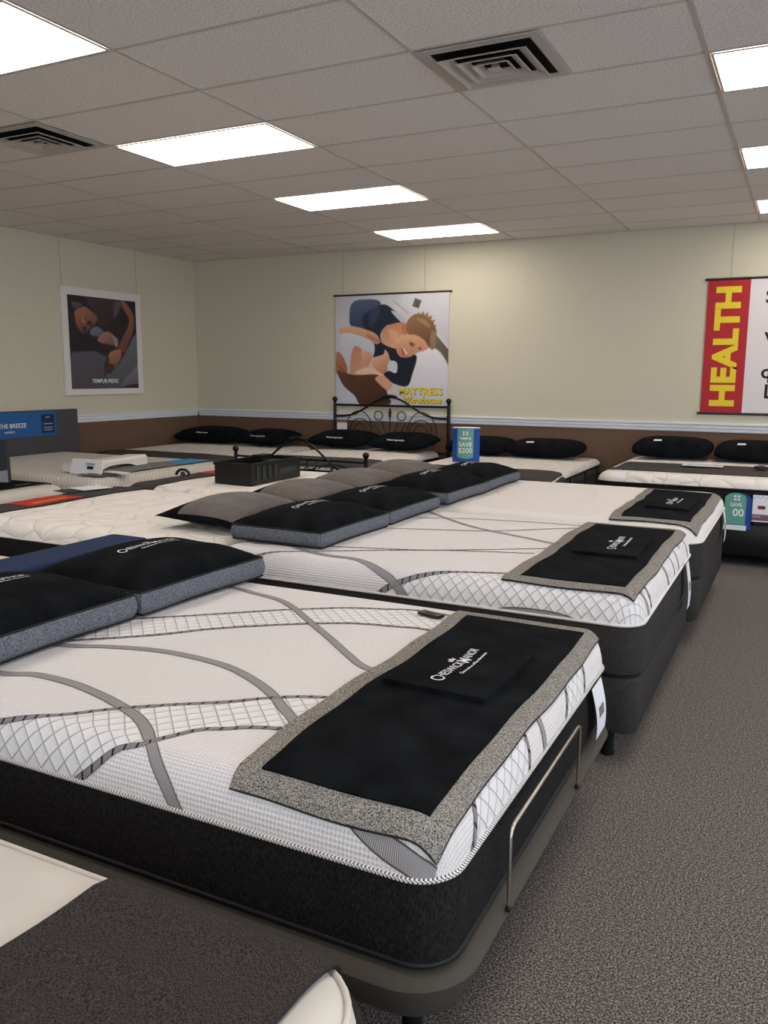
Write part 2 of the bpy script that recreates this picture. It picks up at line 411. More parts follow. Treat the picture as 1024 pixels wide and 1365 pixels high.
# ceiling air diffusers: nested square louvres
def vent(x0, y0, label):
    s_ = CY; cx, cy = x0+s_/2, y0+s_/2
    t = thing('ceiling_vent', label, 'air vent', (cx, cy, ZC), 'ceiling air vents')
    b = MB(); b.box(cx-.24, cy-.24, ZC-.006, cx+.24, cy+.24, ZC-.0045); b.build('duct_shade_plate', M['ventshade'], t, 0)  # flat dark plate painted as the shade behind the louvres, no real recess
    def ring(mb, ho, hi, zo, zi, th=.003):
        V = []
        for (h, z) in ((ho, zo), (hi, zi), (hi, zi-th), (ho, zo-th)):
            V += [(cx-h, cy-h, z), (cx+h, cy-h, z), (cx+h, cy+h, z), (cx-h, cy+h, z)]
        F = []
        for a in range(4):
            for k in range(4):
                F.append((a*4+k, a*4+(k+1) % 4, ((a+1) % 4)*4+(k+1) % 4, ((a+1) % 4)*4+k))
        mb.add(V, F)
    fr = MB(); ring(fr, s_/2-.013, .245, ZC-.006, ZC-.006, .005); ring(fr, .249, .240, ZC-.011, ZC-.0075, .002); fr.build('frame', M['vent'], t, 0)
    for k, (ho, hi) in enumerate(((.208, .158), (.142, .100), (.086, .058))):
        l = MB(); ring(l, ho, hi, ZC-.034, ZC-.0095, .0025); ring(l, ho+.008, ho, ZC-.034, ZC-.034, .0025); l.build('louvre', M['vent'], t, 0)
    l = MB(); l.box(cx-.03, cy-.03, ZC-.036, cx+.03, cy+.03, ZC-.032); l.box(cx-.016, cy-.016, ZC-.032, cx+.016, cy+.016, ZC-.007); l.build('centre_plate', M['vent'], t, 0)
vent(2*CX, CY, 'square louvred air vent in the ceiling at the top centre of the photo')
vent(-CY, CY, 'square louvred air vent in the ceiling near the left wall, left of a light')

# ------------------------------------------------------------------ mattress machinery
class Surf:
    """unrolled (u,v) metres -> point on a rounded mattress top; past the piping it hangs straight down"""
    def __init__(s, x0, x1, y0, y1, zt, zp, r=.08, rc=.14, crown=.012):
        s.x0, s.x1, s.y0, s.y1, s.zt, s.zp, s.r, s.rc, s.crown = x0, x1, y0, y1, zt, zp, r, rc, crown
        s.h = zt-zp; s.S = PI/2*math.sqrt((r*r+s.h*s.h)/2)
    def rise(s, x, y):
        a = max(0, 1-abs((x-(s.x0+s.x1)/2)/((s.x1-s.x0)/2))**4)*max(0, 1-abs((y-(s.y0+s.y1)/2)/((s.y1-s.y0)/2))**4)
        return s.crown*a*(0.6+.25*math.sin(x*3.1+y*1.7)+.15*math.sin(y*6.3-x*2.2))
    def P(s, u, v, off=0.0, clamp=True):
        cx = min(max(u, s.x0+s.rc), s.x1-s.rc); cy = min(max(v, s.y0+s.rc), s.y1-s.rc)
        dx, dy = u-cx, v-cy; d = math.hypot(dx, dy)
        if d < 1e-9: return (u, v, s.zt+off+s.rise(u, v))
        dx /= d; dy /= d; f = s.rc-s.r
        if d <= f: return (cx+dx*d, cy+dy*d, s.zt+off+s.rise(cx+dx*d, cy+dy*d))
        t = (d-f)/s.S
        if t >= 1:
            dn = 0 if clamp else (d-f-s.S)
            return (cx+dx*(s.rc+off), cy+dy*(s.rc+off), s.zp-dn)
        a = t*PI/2; nx, nz = math.sin(a), math.cos(a)
        rho = f+s.r*math.sin(a); z = s.zt-s.h*(1-math.cos(a))
        rs = s.rise(cx+dx*rho, cy+dy*rho)*max(0, 1-t)
        return (cx+dx*(rho+nx*off), cy+dy*(rho+nx*off), z+nz*off+rs)
    def top(s, mb, nu=40, nv=30, K=8, R=8):
        us = np.linspace(s.x0+s.rc, s.x1-s.rc, nu+1); vs = np.linspace(s.y0+s.rc, s.y1-s.rc, nv+1)
        mb.grid(lambda u, v: s.P(u, v), us, vs)
        per = [(u, vs[0], 0, -1) for u in us]
        per += [(us[-1], vs[0], math.cos(a), math.sin(a)) for a in np.linspace(-PI/2, 0, K+1)[1:]]
        per += [(us[-1], v, 1, 0) for v in vs[1:]]
        per += [(us[-1], vs[-1], math.cos(a), math.sin(a)) for a in np.linspace(0, PI/2, K+1)[1:]]
        per += [(u, vs[-1], 0, 1) for u in us[::-1][1:]]
        per += [(us[0], vs[-1], math.cos(a), math.sin(a)) for a in np.linspace(PI/2, PI, K+1)[1:]]
        per += [(us[0], v, -1, 0) for v in vs[::-1][1:]]
        per += [(us[0], vs[0], math.cos(a), math.sin(a)) for a in np.linspace(PI, 3*PI/2, K+1)[1:-1]]
        ds = [0, s.rc-s.r]+[s.rc-s.r+s.S*k/R for k in range(1, R+1)]
        V = []; U = []
        for d in ds:
            for (cx, cy, nx, ny) in per:
                u, v = cx+nx*d, cy+ny*d
                V.append(s.P(u, v)); U.append((u, v))
        n = len(per); F = []
        for a in range(len(ds)-1):
            for k in range(n):
                F.append((a*n+k, (a+1)*n+k, (a+1)*n+(k+1) % n, a*n+(k+1) % n))
        mb.add(V, F, U)
    def loop(s, z, out=0.0, K=8, rc=None, step=.08):
        rc = rc or s.rc; o = out; P = []
        x0, x1, y0, y1 = s.x0+rc, s.x1-rc, s.y0+rc, s.y1-rc
        def seg(a, b, n): return [(a[0]+(b[0]-a[0])*k/n, a[1]+(b[1]-a[1])*k/n) for k in range(n)]
        R = rc+o
        for (c, a0, nxt) in (((x1, y0), -PI/2, (x1+R, y1)), ((x1, y1), 0, (x0, y1+R)), ((x0, y1), PI/2, (x0-R, y0)), ((x0, y0), PI, (x1, y0-R))):
            for k in range(K+1):
                a = a0+PI/2*k/K; P.append((c[0]+R*math.cos(a), c[1]+R*math.sin(a)))
            a = P[-1]; n = max(2, int(math.hypot(nxt[0]-a[0], nxt[1]-a[1])/step))
            P += seg(a, nxt, n)[1:]
        return [(x, y, z) for x, y in P]

def loft(mb, loops, cap0=True, cap1=True):
    n = len(loops[0]); V = []; U = []
    for L in loops:
        acc = 0
        for k, p in enumerate(L):
            if k: acc += math.dist(p, L[k-1])
            V.append(p); U.append((acc, p[2]))
    F = []
    for a in range(len(loops)-1):
        for k in range(n): F.append((a*n+k, a*n+(k+1) % n, (a+1)*n+(k+1) % n, (a+1)*n+k))
    if cap0: F.append(tuple(range(n-1, -1, -1)))
    if cap1: F.append(tuple((len(loops)-1)*n+k for k in range(n)))
    mb.add(V, F, U)

def resample(P, n):
    P = [np.array(p, float) for p in P]; d = [0]
    for i in range(1, len(P)): d.append(d[-1]+np.linalg.norm(P[i]-P[i-1]))
    out = []; 
    for t in np.linspace(0, d[-1], n):
        i = min(max(np.searchsorted(d, t)-1, 0), len(P)-2); k = (t-d[i])/max(d[i+1]-d[i], 1e-9)
        out.append(P[i]*(1-k)+P[i+1]*k)
    return out, d[-1]

def ribbon(mb, s, pts, w, off=.0016, wf=None):
    c = catmull(pts, 6); L0 = sum(np.linalg.norm(c[i+1]-c[i]) for i in range(len(c)-1)); n = max(8, int(L0/.015)); c, L = resample(c, n)
    V = []; U = []; K = 4
    for i, p in enumerate(c):
        t = c[min(i+1, n-1)]-c[max(i-1, 0)]; t /= max(np.linalg.norm(t), 1e-9); nn = np.array([-t[1], t[0]])
        ww = w if wf is None else w*wf(i/(n-1))
        for k in range(K+1):
            q = p+nn*ww*(k/K-.5); V.append(s.P(q[0], q[1], off)); U.append((L*i/(n-1), k/K))
    F = [(i*(K+1)+k, (i+1)*(K+1)+k, (i+1)*(K+1)+k+1, i*(K+1)+k+1) for i in range(n-1) for k in range(K)]
    mb.add(V, F, U)

def strip(mb, s, A, B, off=.0008, n=60, K=14):
    a, _ = resample(catmull(A, 6), n); b, _ = resample(catmull(B, 6), n); V = []; U = []
    for i in range(n):
        for k in range(K+1):
            q = a[i]*(1-k/K)+b[i]*k/K; V.append(s.P(q[0], q[1], off)); U.append((q[0], q[1]))
    F = [(i*(K+1)+k, (i+1)*(K+1)+k, (i+1)*(K+1)+k+1, i*(K+1)+k+1) for i in range(n-1) for k in range(K)]
    mb.add(V, F, U)

def mattress(s, zb, label, group, top, side, pipe, pr=.006, extra=None, extra_mats=(), seams=(), bottom_pipe=True, top_r=8, tpipe=None):
    t = thing('mattress', label, 'mattress', ((s.x0+s.x1)/2, (s.y0+s.y1)/2, zb), group)
    mb = MB(); s.top(mb)
    if extra: extra(mb)
    mb.build('top_panel', [top]+list(extra_mats), t, 60)
    sd = MB(); h = s.zp-zb; lp = []
    for k, (f, o) in enumerate([(0, -.012), (.03, -.002), (.25, .003), (.5, .005), (.75, .003), (.97, -.002), (1, -.006)]):
        lp.append(s.loop(zb+h*f, o))
    loft(sd, lp); sd.build('side_panel', side, t, 50)
    p = MB(); p.tube(s.loop(s.zp, .002), pr, 8, closed=True); p.build('piping', tpipe or pipe, t, 60)
    if bottom_pipe:
        p = MB(); p.tube(s.loop(zb+.016, .0), pr, 8, closed=True); p.build('piping', M['bpipe'], t, 60)
    for z in seams:
        p = MB(); p.tube(s.loop(z, .002), pr*.6, 6, closed=True); p.build('seam', M['bpipe'], t, 60)
    return t

def base(s, z0, z1, label, mat_, group, out=0.0, rc=.07, name='box_foundation', legs=None, taper=0.0, bev=.012, cat='bed base'):
    t = thing(name, label, cat, ((s.x0+s.x1)/2, (s.y0+s.y1)/2, 0), group)
    mb = MB(); h = z1-z0
    loft(mb, [s.loop(z0, out-taper-bev, rc=rc), s.loop(z0+bev*.4, out-taper-bev*.3, rc=rc), s.loop(z0+bev, out-taper*.8, rc=rc), s.loop(z1-bev, out, rc=rc), s.loop(z1-bev*.4, out-bev*.3, rc=rc), s.loop(z1, out-bev, rc=rc)])
    mb.build('body', mat_, t, 40)
    ins = .12 if legs is None else legs
    for lx in (s.x0+ins, s.x1-ins):
        for ly in (s.y0+ins, s.y1-ins):
            l = MB(); l.lathe([(.028, 0), (.028, .012), (.022, .02), (.024, z0*.9), (.03, z0+.001)], (lx, ly, 0), 14); l.build('leg', M['rubber'], t, 40)
    return t

def pad(s, u0, u1, v0, v1, bord, label, group, logo_uv, patch, sc=1.0, seed=0):
    """foot protector: grey tweed border, black suede centre and a raised black logo patch"""
    rnd = random.Random(seed); ph = [rnd.uniform(0, 6) for _ in range(6)]
    def wob(u, v):
        a = .007*math.sin(v*7+ph[0])+.004*math.sin(v*17+ph[1]); b = .004*math.sin(u*13+ph[2])
        return u+a*(1 if u < (u0+u1)/2 else .5), v+b
    def lift(u, v): return .0025+.002*max(0, math.sin(v*9+ph[3])*math.sin(u*8+ph[4]))
    t = thing('foot_protector', label, 'mattress pad', ((u0+u1)/2, (v0+v1)/2, s.zt), group)
    def slab(mb, a0, a1, b0, b1, o0, o1, n=24, m_=60):
        us = np.linspace(a0, a1, n+1); vs = np.linspace(b0, b1, m_+1)
        f = lambda u, v, o: s.P(*wob(u, v), o+lift(u, v), clamp=False)
        mb.grid(lambda u, v: f(u, v, o1), us, vs)
        mb.grid(lambda u, v: f(u, v, o0), us, vs, flip=True)
        for vv, fl in ((b0, False), (b1, True)):
            mb.grid(lambda u, o: f(u, vv, o), us, [o0, o1], flip=fl)
        for uu, fl in ((a0, True), (a1, False)):
            mb.grid(lambda v, o: f(uu, v, o), vs, [o0, o1], flip=fl)
    b = MB(); slab(b, u0, u1, v0, v1, .0015, .009); bo = b.build('border', M['tweed'], t, 50)
    c = MB(); slab(c, u0+bord, u1-bord, v0+bord, v1-bord, .007, .013); c.build('centre_panel', M['suede'], t, 50)
    q = MB(); fu0, fu1, fv0, fv1 = patch; slab(q, fu0, fu1, fv0, fv1, .011, .028, 12, 16); pa = q.build('logo_patch', M['suede'], t, 50)
    g = MB(); lu, lv = logo_uv
    logo_mark(g, lambda x, y: s.P(*wob(lu-y, lv+x), .0295+lift(lu-y, lv+x), clamp=False), sc)
    g.build('logo', M['embroider'], pa, 0)
    # stitched outer edge
    e = MB(); P = [(u, v0) for u in np.linspace(u0, u1, 20)]+[(u1, v) for v in np.linspace(v0, v1, 50)[1:]]+[(u, v1) for u in np.linspace(u1, u0, 20)[1:]]+[(u0, v) for v in np.linspace(v1, v0, 50)[1:-1]]
    e.tube([s.P(*wob(u, v), .0045+lift(u, v), clamp=False) for u, v in P], .0042, 6, closed=True); e.build('edge_binding', M['bpipe'], t, 60)
    return t

def drape(s, u0, u1, v0, v1, mat_, name, label, cat, group=None, th=.006, seed=1, puff=.0, tassel=False):
    rnd = random.Random(seed); ph = [rnd.uniform(0, 6) for _ in range(4)]
    t = thing(name, label, cat, ((u0+u1)/2, (v0+v1)/2, s.zt), group)
    def wob(u, v): return u+.008*math.sin(v*6+ph[0])+.004*math.sin(v*15+ph[1]), v
    def f(u, v, o):
        return s.P(*wob(u, v), o+.002+puff+.003*max(0, math.sin(v*8+ph[2])*math.sin(u*9+ph[3])), clamp=False)
    mb = MB(); us = np.linspace(u0, u1, 26); vs = np.linspace(v0, v1, 60)
    mb.grid(lambda u, v: f(u, v, th), us, vs); mb.grid(lambda u, v: f(u, v, .001), us, vs, flip=True)
    for vv, fl in ((v0, False), (v1, True)): mb.grid(lambda u, o: f(u, vv, o), us, [.001, th], flip=fl)
    for uu, fl in ((u0, True), (u1, False)): mb.grid(lambda v, o: f(uu, v, o), vs, [.001, th], flip=fl)
    mb.build('cloth', mat_, t, 50)
    for uu in (u0, u1):
        h = MB(); h.tube([f(uu, v, th/2) for v in vs], .004, 6); h.build('hem', M['bpipe'], t, 60)
    return t, f

# ------------------------------------------------------------------ pillows
def gusset_pillow(cx, cy, z, hx, hy, g, puff, label, group, rot=0, logo=True, sc=1.0, tilt=0.0, seed=0):
    """box-edged pillow: black suede top, tweed gusset coloured with blue daylight, embroidered logo"""
    t = thing('pillow', label, 'pillow', (cx, cy, z), group)
    ca, sa = math.cos(rot), math.sin(rot); rnd = random.Random(seed); ph = rnd.uniform(0, 6)
    def W(x, y, zz):
        zz = zz+tilt*(1-(x+hx)/(2*hx))*.5
        return (cx+x*ca-y*sa, cy+x*sa+y*ca, z+zz)
    def outline(a, b):      # a,b in -1..1 -> in-plan position with pinched sides
        x = a*hx*(1-.035*(1-b*b)*0-.0); y = b*hy
        x *= 1-.05*(1-abs(b)**2.0)*(abs(a)**6); y *= 1-.04*(1-abs(a)**2.0)*(abs(b)**6)
        r = 1-.03*(abs(a)**8)*(abs(b)**8)
        return x*r, y*r
    def tz(a, b):
        e = (max(0, 1-abs(a)**2.6)**.62)*(max(0, 1-abs(b)**2.6)**.62)
        return g+puff*e+.004*math.sin(a*7+ph)*math.sin(b*6+ph)*e
    A = np.linspace(-1, 1, 29)
    top = MB(); top.grid(lambda a, b: W(*outline(a, b), tz(a, b)), A, A); tp = top.build('top_panel', M['suede'], t, 60)
    gs = MB(); loopn = [(a, -1) for a in A]+[(1, b) for b in A[1:]]+[(a, 1) for a in A[::-1][1:]]+[(-1, b) for b in A[::-1][1:-1]]
    def ring(h, o):
        L = []
        for a, b in loopn:
            x, y = outline(a, b); d = math.hypot(x, y); L.append(W(x+o*x/d, y+o*y/d, h))
        return L
    loft(gs, [ring(0.004, -.02), ring(0.002, -.008), ring(.2*g, .006), ring(.5*g, .012), ring(.8*g, .007), ring(g, 0)], cap1=False)
    gs.build('gusset', M['daytweed'], t, 60)
    for h in (0.004, g):
        p = MB(); p.tube(ring(h, .001), .0035, 6, closed=True); p.build('piping', M['bpipe'], t, 60)
    if logo:
        def lf(x, y):   # reading direction along +y, up towards the headboard (-x)
            a, b = (-y)/hx, x/hy
            p = W(*outline(a, b), tz(a, b)+.0025); return p
        l = MB(); logo_mark(l, lambda x, y: lf(x, y+.02), sc); l.build('logo', M['embroider'], tp, 0)
    return t

def lens_pillow(cx, cy, z, hx, hy, h, body, label, group, rot=0, panel=None, tag_=None, text=None, lean=0.0, pa=(-.6, .98), pl=1.0):
    """soft pillow with pinched corners. text faces the -y side"""
    t = thing('pillow', label, 'pillow', (cx, cy, z), group)
    ca, sa = math.cos(rot), math.sin(rot)
    def W(x, y, zz):
        zz += lean*(y/hy*.5+.5)
        return (cx+x*ca-y*sa, cy+x*sa+y*ca, z+zz)
    def S(a, b, sgn, o=0.0):
        x = a*hx*(1-.10*pl*(1-b*b)*a*a); y = b*hy*(1-.12*pl*(1-a*a)*b*b)
        k = 1-.12*(1-pl)*(a*a*b*b)**2; x *= k; y *= k; ex = .55*pl+.36*(1-pl); pw = 2+2*(1-pl)
        e = (max(0, 1-abs(a)**pw)**ex)*(max(0, 1-abs(b)**pw)**ex)
        zz = h*.42+sgn*e*(h*(.58 if sgn > 0 else .40))
        return W(x, y, zz+o)
    A = np.sin(np.linspace(-PI/2, PI/2, 27))
    mb = MB(); mb.grid(lambda a, b: S(a, b, 1), A, A); mb.grid(lambda a, b: S(a, b, -1), A, A, flip=True)
    bd = mb.build('body', body, t, 70)
    if panel:
        q = MB(); A2 = np.sin(np.linspace(math.asin(pa[0]), math.asin(pa[1]), 23)); B2 = np.sin(np.linspace(-1.40, 1.40, 25)); q.grid(lambda a, b: S(a, b, 1, .0035), A2, B2)
        q.build('centre_panel', panel, t, 70)
    if tag_:
        q = MB(); q.grid(lambda a, b: S(a, b, 1, .004), np.linspace(-.42, -.22, 5), np.linspace(-.75, -.6, 4)); q.build('label_tag', M['whitecard'], bd, 60)
    if text:
        q = MB(); add_text(q, text, .05, lambda x, y: S(x/hx, (-.90*hy+y*.45)/hy, 1, .004), bold=.001); q.build('logo', M['embroider'], bd, 0)
    return t

# ------------------------------------------------------------------ BED with the big ribboned mattress (front)
s2 = Surf(1.66, 3.632, -1.742, -.25, .655, .535, r=.06, rc=.095)
base(s2, .205, .325, 'low taupe upholstered adjustable base under the nearest ribbon-patterned mattress', M['olive'], None, out=.035, rc=.12, name='adjustable_bed', taper=.04, bev=.02)
R1 = [(1.70, -1.52), (1.9, -1.55), (2.13, -1.54), (2.23, -1.5), (2.37, -1.5), (2.48, -1.52), (2.59, -1.55), (2.72, -1.6), (2.82, -1.67), (2.89, -1.75), (2.93, -1.79), (2.99, -1.86)]
R2 = [(1.66, -1.25), (1.9, -1.3), (2.11, -1.27), (2.23, -1.22), (2.37, -1.18), (2.51, -1.17), (2.68, -1.19), (2.81, -1.24), (2.93, -1.31), (3.04, -1.4), (3.09, -1.44), (3.25, -1.6)]
R3 = [(1.66, -.5), (1.9, -.42), (2.11, -.41), (2.27, -.45), (2.41, -.49), (2.53, -.57), (2.67, -.69), (2.85, -.84), (2.98, -.95), (3.08, -1.02), (3.3, -1.08), (3.65, -1.05), (3.76, -1.03)]
R4 = [(3.38, -1.72), (3.45, -1.765), (3.53, -1.795), (3.60, -1.80), (3.66, -1.785)]
D1 = [(2.12, -1.83), (2.37, -1.75), (2.51, -1.69), (2.61, -1.6), (2.67, -1.55), (2.77, -1.48), (2.86, -1.42), (2.97, -1.33), (3.09, -1.27), (3.35, -1.2), (3.64, -1.17), (3.76, -1.20)]
D2 = [(2.60, -1.86), (2.65, -1.83), (2.71, -1.79), (2.77, -1.74), (2.83, -1.71), (2.87, -1.65), (2.91, -1.59), (2.96, -1.56), (3.08, -1.5), (3.35, -1.48), (3.64, -1.54), (3.75, -1.62)]
D3 = [(1.7, -1.28), (1.9, -1.12), (2.09, -.95), (2.23, -.84), (2.47, -.64), (2.57, -.565), (2.70, -.475), (2.83, -.42), (2.98, -.37), (3.3, -.42), (3.65, -.57), (3.76, -.615)]
D4 = [(1.7, -1.52), (1.9, -1.37), (2.13, -1.19), (2.3, -1.05), (2.42, -.92), (2.6, -.78), (2.74, -.69), (2.84, -.64), (2.97, -.61), (3.09, -.59), (3.35, -.65), (3.64, -.775), (3.75, -.84)]
def ex2(mb):
    mb.mi = 1; strip(mb, s2, D1, D2, n=90); strip(mb, s2, D3, D4, n=90)
    mb.mi = 2; ribbon(mb, s2, R1, .033); ribbon(mb, s2, R2, .031); ribbon(mb, s2, R3, .028, .0022); ribbon(mb, s2, R4, .048)
    mb.mi = 3
    for D in (D1, D2, D3, D4): ribbon(mb, s2, D, .0175, .0019)
MG = 'mattresses with white top and dark sides in the right-hand row'
t2 = mattress(s2, .33, 'nearest large white mattress with curving grey ribbons and a tall black side', MG, M['knit'], M['blackside'], M['rope'], .0062, ex2, [M['diamond'], M['ribbon'], M['dash']])
# law tag hanging at the far foot corner
def lawtag(parent, x, y0, y1, z0, z1, mat_=None):
    q = MB(); n = 8
    for k, (xa) in enumerate((0, .0012)):
        q.grid(lambda a, b: (x+xa+.018*math.sin(b*2.2)*(1), y0+(y1-y0)*a+.03*b, z1+(z0-z1)*b), np.linspace(0, 1, 3), np.linspace(0, 1, n), flip=k == 0)
    o = q.build('law_tag', M['whitecard'], parent, 60)
    q = MB(); q.grid(lambda a, b: (x+.0022+.018*math.sin(b*2.2), y0+(y1-y0)*a+.03*b, z1+(z0-z1)*b), [.25, .75], np.linspace(.42, .62, 4)); q.build('tag_print', M['taupe'], o, 0)
lawtag(t2, 3.648, -.56, -.43, .36, .54)
t = thing('mattress_retainer_bar', 'thin metal loop bar holding the foot of the nearest ribboned mattress', 'retainer bar', (3.676, -1.11, .32), None)
q = MB(); x = 3.668
q.tube([(x, -1.438, .32), (x, -1.438, .497), (x, -1.431, .512), (x, -1.413, .519), (x, -.816, .519), (x, -.798, .512), (x, -.791, .497), (x, -.791, .32)], .005, 8)
q.build('bar', M['steel'], t, 60)
for yy in (-1.438, -.791):
    q = MB(); q.lathe([(.007, 0), (.007, .012), (.005, .015)], (x, yy, .315), 10); q.build('socket', M['black'], t, 60)
PG = 'black foot protectors with grey tweed borders'
pad(s2, 3.105, 3.64, -1.765, -.33, .058, 'largest black foot protector with grey border, on the nearest ribboned mattress', PG, (3.335, -.93), (3.20, 3.50, -1.14, -.72), .92, 1)
t = thing('remote_control', 'small black strip lying beside the nearest foot protector', 'remote', (3.03, -.42, .666), None)
q = MB(); q.obox((3.03, -.43, .672), (.045, -.012, 0), (.006, .018, 0), (0, 0, .005)); q.build('body', M['black'], t, 30)
q = MB(); q.obox((3.03, -.43, .6775), (.02, -.005, 0), (.003, .009, 0), (0, 0, .0008)); q.build('button_strip', M['charcoal'], t, 30)

GP = 'black boxed pillows with blue-grey sides'
gusset_pillow(1.84, -.56, .668, .30, .36, .085, .085, 'black boxed pillow, right of the two on the nearest ribboned mattress', GP, rot=-.05, sc=.95, seed=1)
gusset_pillow(1.81, -1.30, .668, .30, .36, .085, .085, 'black boxed pillow cut off by the left photo edge, on the nearest ribboned mattress', GP, rot=-.02, sc=.95, seed=2)

# ------------------------------------------------------------------ second ribbon mattress
s3 = Surf(1.66, 3.69, .05, 1.63, .70, .58, r=.065, rc=.10)
base(s3, .14, .365, 'charcoal box foundation under the middle ribboned mattress', M['greyside'], 'charcoal box foundations', out=0, rc=.06)
def ex3(mb):
    mb.mi = 1
    strip(mb, s3, [(2.50, -.12), (2.6, -.02), (2.71, .03), (2.81, .07), (2.95, .12), (3.16, .19), (3.45, .27), (3.76, .30)], [(2.50, -.12), (2.7, -.12), (3.0, -.12), (3.3, -.12), (3.6, -.12), (3.76, -.10)], n=60)
    strip(mb, s3, [(3.5, .9), (3.64, .84), (3.80, .80)], [(3.5, 1.02), (3.64, 1.0), (3.8, 1.02)], n=12)
    mb.mi = 2
    ribbon(mb, s3, [(1.9, .3), (2.1, .18), (2.25, .13), (2.41, .12), (2.56, .05), (2.64, .01), (2.74, -.08)], .035)
    ribbon(mb, s3, [(3.05, -.09), (3.14, -.055), (3.28, -.045), (3.42, -.055), (3.54, -.10)], .055)
    ribbon(mb, s3, [(1.9, 1.8), (2.06, 1.62), (2.3, 1.38), (2.59, 1.13), (2.93, .98), (3.13, .89), (3.4, .75), (3.62, .72), (3.79, .78)], .028)
    ribbon(mb, s3, [(3.55, .17), (3.64, .19), (3.72, .215), (3.78, .24)], .03)
    ribbon(mb, s3, [(3.5, 1.2), (3.64, 1.1), (3.79, 1.12)], .02)
    mb.mi = 3
    ribbon(mb, s3, [(2.50, -.11), (2.6, -.02), (2.71, .03), (2.81, .07), (2.95, .12), (3.16, .19), (3.45, .27), (3.76, .30)], .024)
    for P_ in ([(1.8, .7), (2.1, .8), (2.38, .91), (2.72, 1.05), (3.02, 1.29), (3.3, 1.45), (3.64, 1.42), (3.78, 1.45)], [(1.8, .2), (2.2, .3), (2.6, .42), (2.88, .6), (3.13, .77), (3.4, .9), (3.64, .93), (3.78, .98)],
               [(1.8, 1.0), (2.23, 1.25), (2.59, 1.4), (3.13, 1.45), (3.4, 1.3), (3.7, 1.25)], [(1.9, .05), (2.2, .19), (2.73, .48), (3.1, .62)]):
        ribbon(mb, s3, P_, .014)
t3 = mattress(s3, .37, 'white ribboned mattress in the middle of the right-hand row, quilted in diamonds at its foot', MG, M['knit'], M['greyside'], M['wpipe'], .006, ex3, [M['diamond'], M['ribbon'], M['dash']])
lawtag(t3, 3.712, 1.20, 1.30, .36, .60)
pad(s3, 3.13, 3.675, .075, 1.545, .062, 'black foot protector with grey border on the middle ribboned mattress', PG, (3.43, .92), (3.27, 3.56, .64, 1.14), 1.0, 5)
gusset_pillow(1.93, .55, .712, .27, .35, .075, .08, 'front boxed black pillow at the head of the middle ribboned mattress', GP, rot=-.02, sc=.9, seed=3)
gusset_pillow(1.93, 1.27, .712, .27, .35, .075, .075, 'rear boxed black pillow at the head of the middle ribboned mattress', GP, rot=.0, sc=.9, seed=4)

# ------------------------------------------------------------------ third mattress (plain foam) of the right-hand row
s4 = Surf(1.66, 3.72, 1.74, 3.36, .70, .60)
base(s4, .15, .385, 'charcoal box foundation under the plain white mattress, farthest of the right-hand row', M['greyside'], 'charcoal box foundations', out=0, rc=.06)
def ex4(mb):
    mb.mi = 1
    for (cx, cy, rx, ry) in ((2.5, 2.0, .2, .12), (2.6, 2.6, .35, .3), (3.0, 3.0, .2, .12), (2.95, 1.95, .16, .09), (3.1, 2.4, .22, .16)):
        ribbon(mb, s4, [(cx+rx*math.cos(a), cy+ry*math.sin(a)) for a in np.linspace(0, 2*PI, 14)], .005, .0008)
t4 = mattress(s4, .39, 'plain ivory mattress with charcoal sides, farthest of the right-hand row', MG, M['foam'], M['greyside'], M['wpipe'], .006, ex4, [nmat('quilt_stitch', (206, 199, 191), .9, .1)])
lawtag(t4, 3.735, 2.95, 3.05, .40, .62)
pad(s4, 3.20, 3.71, 1.785, 3.17, .06, 'smallest black foot protector with grey border, on the plain ivory mattress', PG, (3.47, 2.45), (3.34, 3.60, 2.17, 2.75), .95, 9)
gusset_pillow(1.94, 2.12, .712, .27, .36, .075, .09, 'front boxed black pillow on the plain ivory mattress', GP, rot=-.03, sc=.9, seed=6)
gusset_pillow(1.94, 2.86, .712, .27, .36, .075, .08, 'rear boxed black pillow on the plain ivory mattress', GP, rot=.0, sc=.9, seed=7)

# ------------------------------------------------------------------ bottom left bed
s0 = Surf(1.63, 3.66, -3.62, -2.03, .585, .51, r=.09, rc=.16, crown=.006)
base(s0, .12, .28, 'dark base under the cream mattress at the bottom left of the photo', M['blackside'], None, rc=.1)
t0 = mattress(s0, .285, 'smooth cream mattress with black piping at the bottom left of the photo', None, M['plainwhite'], M['tweed'], M['bpipe'], .012)
q = MB(); q.tube([s0.P(u, v, .004) for u, v in [(p[0], p[1]) for p in s0.loop(0, -.012)]], .006, 8, closed=True); q.build('edge_roll', M['plainwhite'], t0, 60)
drape(s0, 3.08, 3.56, -3.72, -1.93, M['throw'], 'bed_throw', 'charcoal woven throw across the cream mattress in the bottom left corner', 'throw', None, .008, 3, puff=.006)

# ------------------------------------------------------------------ left-hand row (heads against the right-hand row)
LG = 'tufted mattresses of the left-hand row'
s5 = Surf(-.50, 1.60, .10, 1.62, .68, .60, rc=.12)
base(s5, .12, .36, 'black foundation under the near tufted mattress beside the navy bolster', M['blackside'], 'black foundations of the left-hand row', rc=.06)
t5 = mattress(s5, .365, 'white tufted mattress with black side at the left, behind the navy bolster', LG, M['tufted'], M['blackside'], M['wpipe'], .006, seams=(.48,))
s6 = Surf(-.50, 1.60, 1.68, 3.22, .68, .60, rc=.12)
base(s6, .12, .36, 'black foundation under the far tufted mattress holding the black crate', M['blackside'], 'black foundations of the left-hand row', rc=.06)
t6 = mattress(s6, .365, 'white tufted mattress under the black crate', LG, M['tufted'], M['blackside'], M['wpipe'], .006, seams=(.48,))
tt, f5 = drape(s5, -.62, -.14, .02, 1.66, M['throw_grey'], 'bed_throw', 'dark grey throw with a red label across the near tufted mattress', 'throw', 'dark grey foot throws', .007, 5)
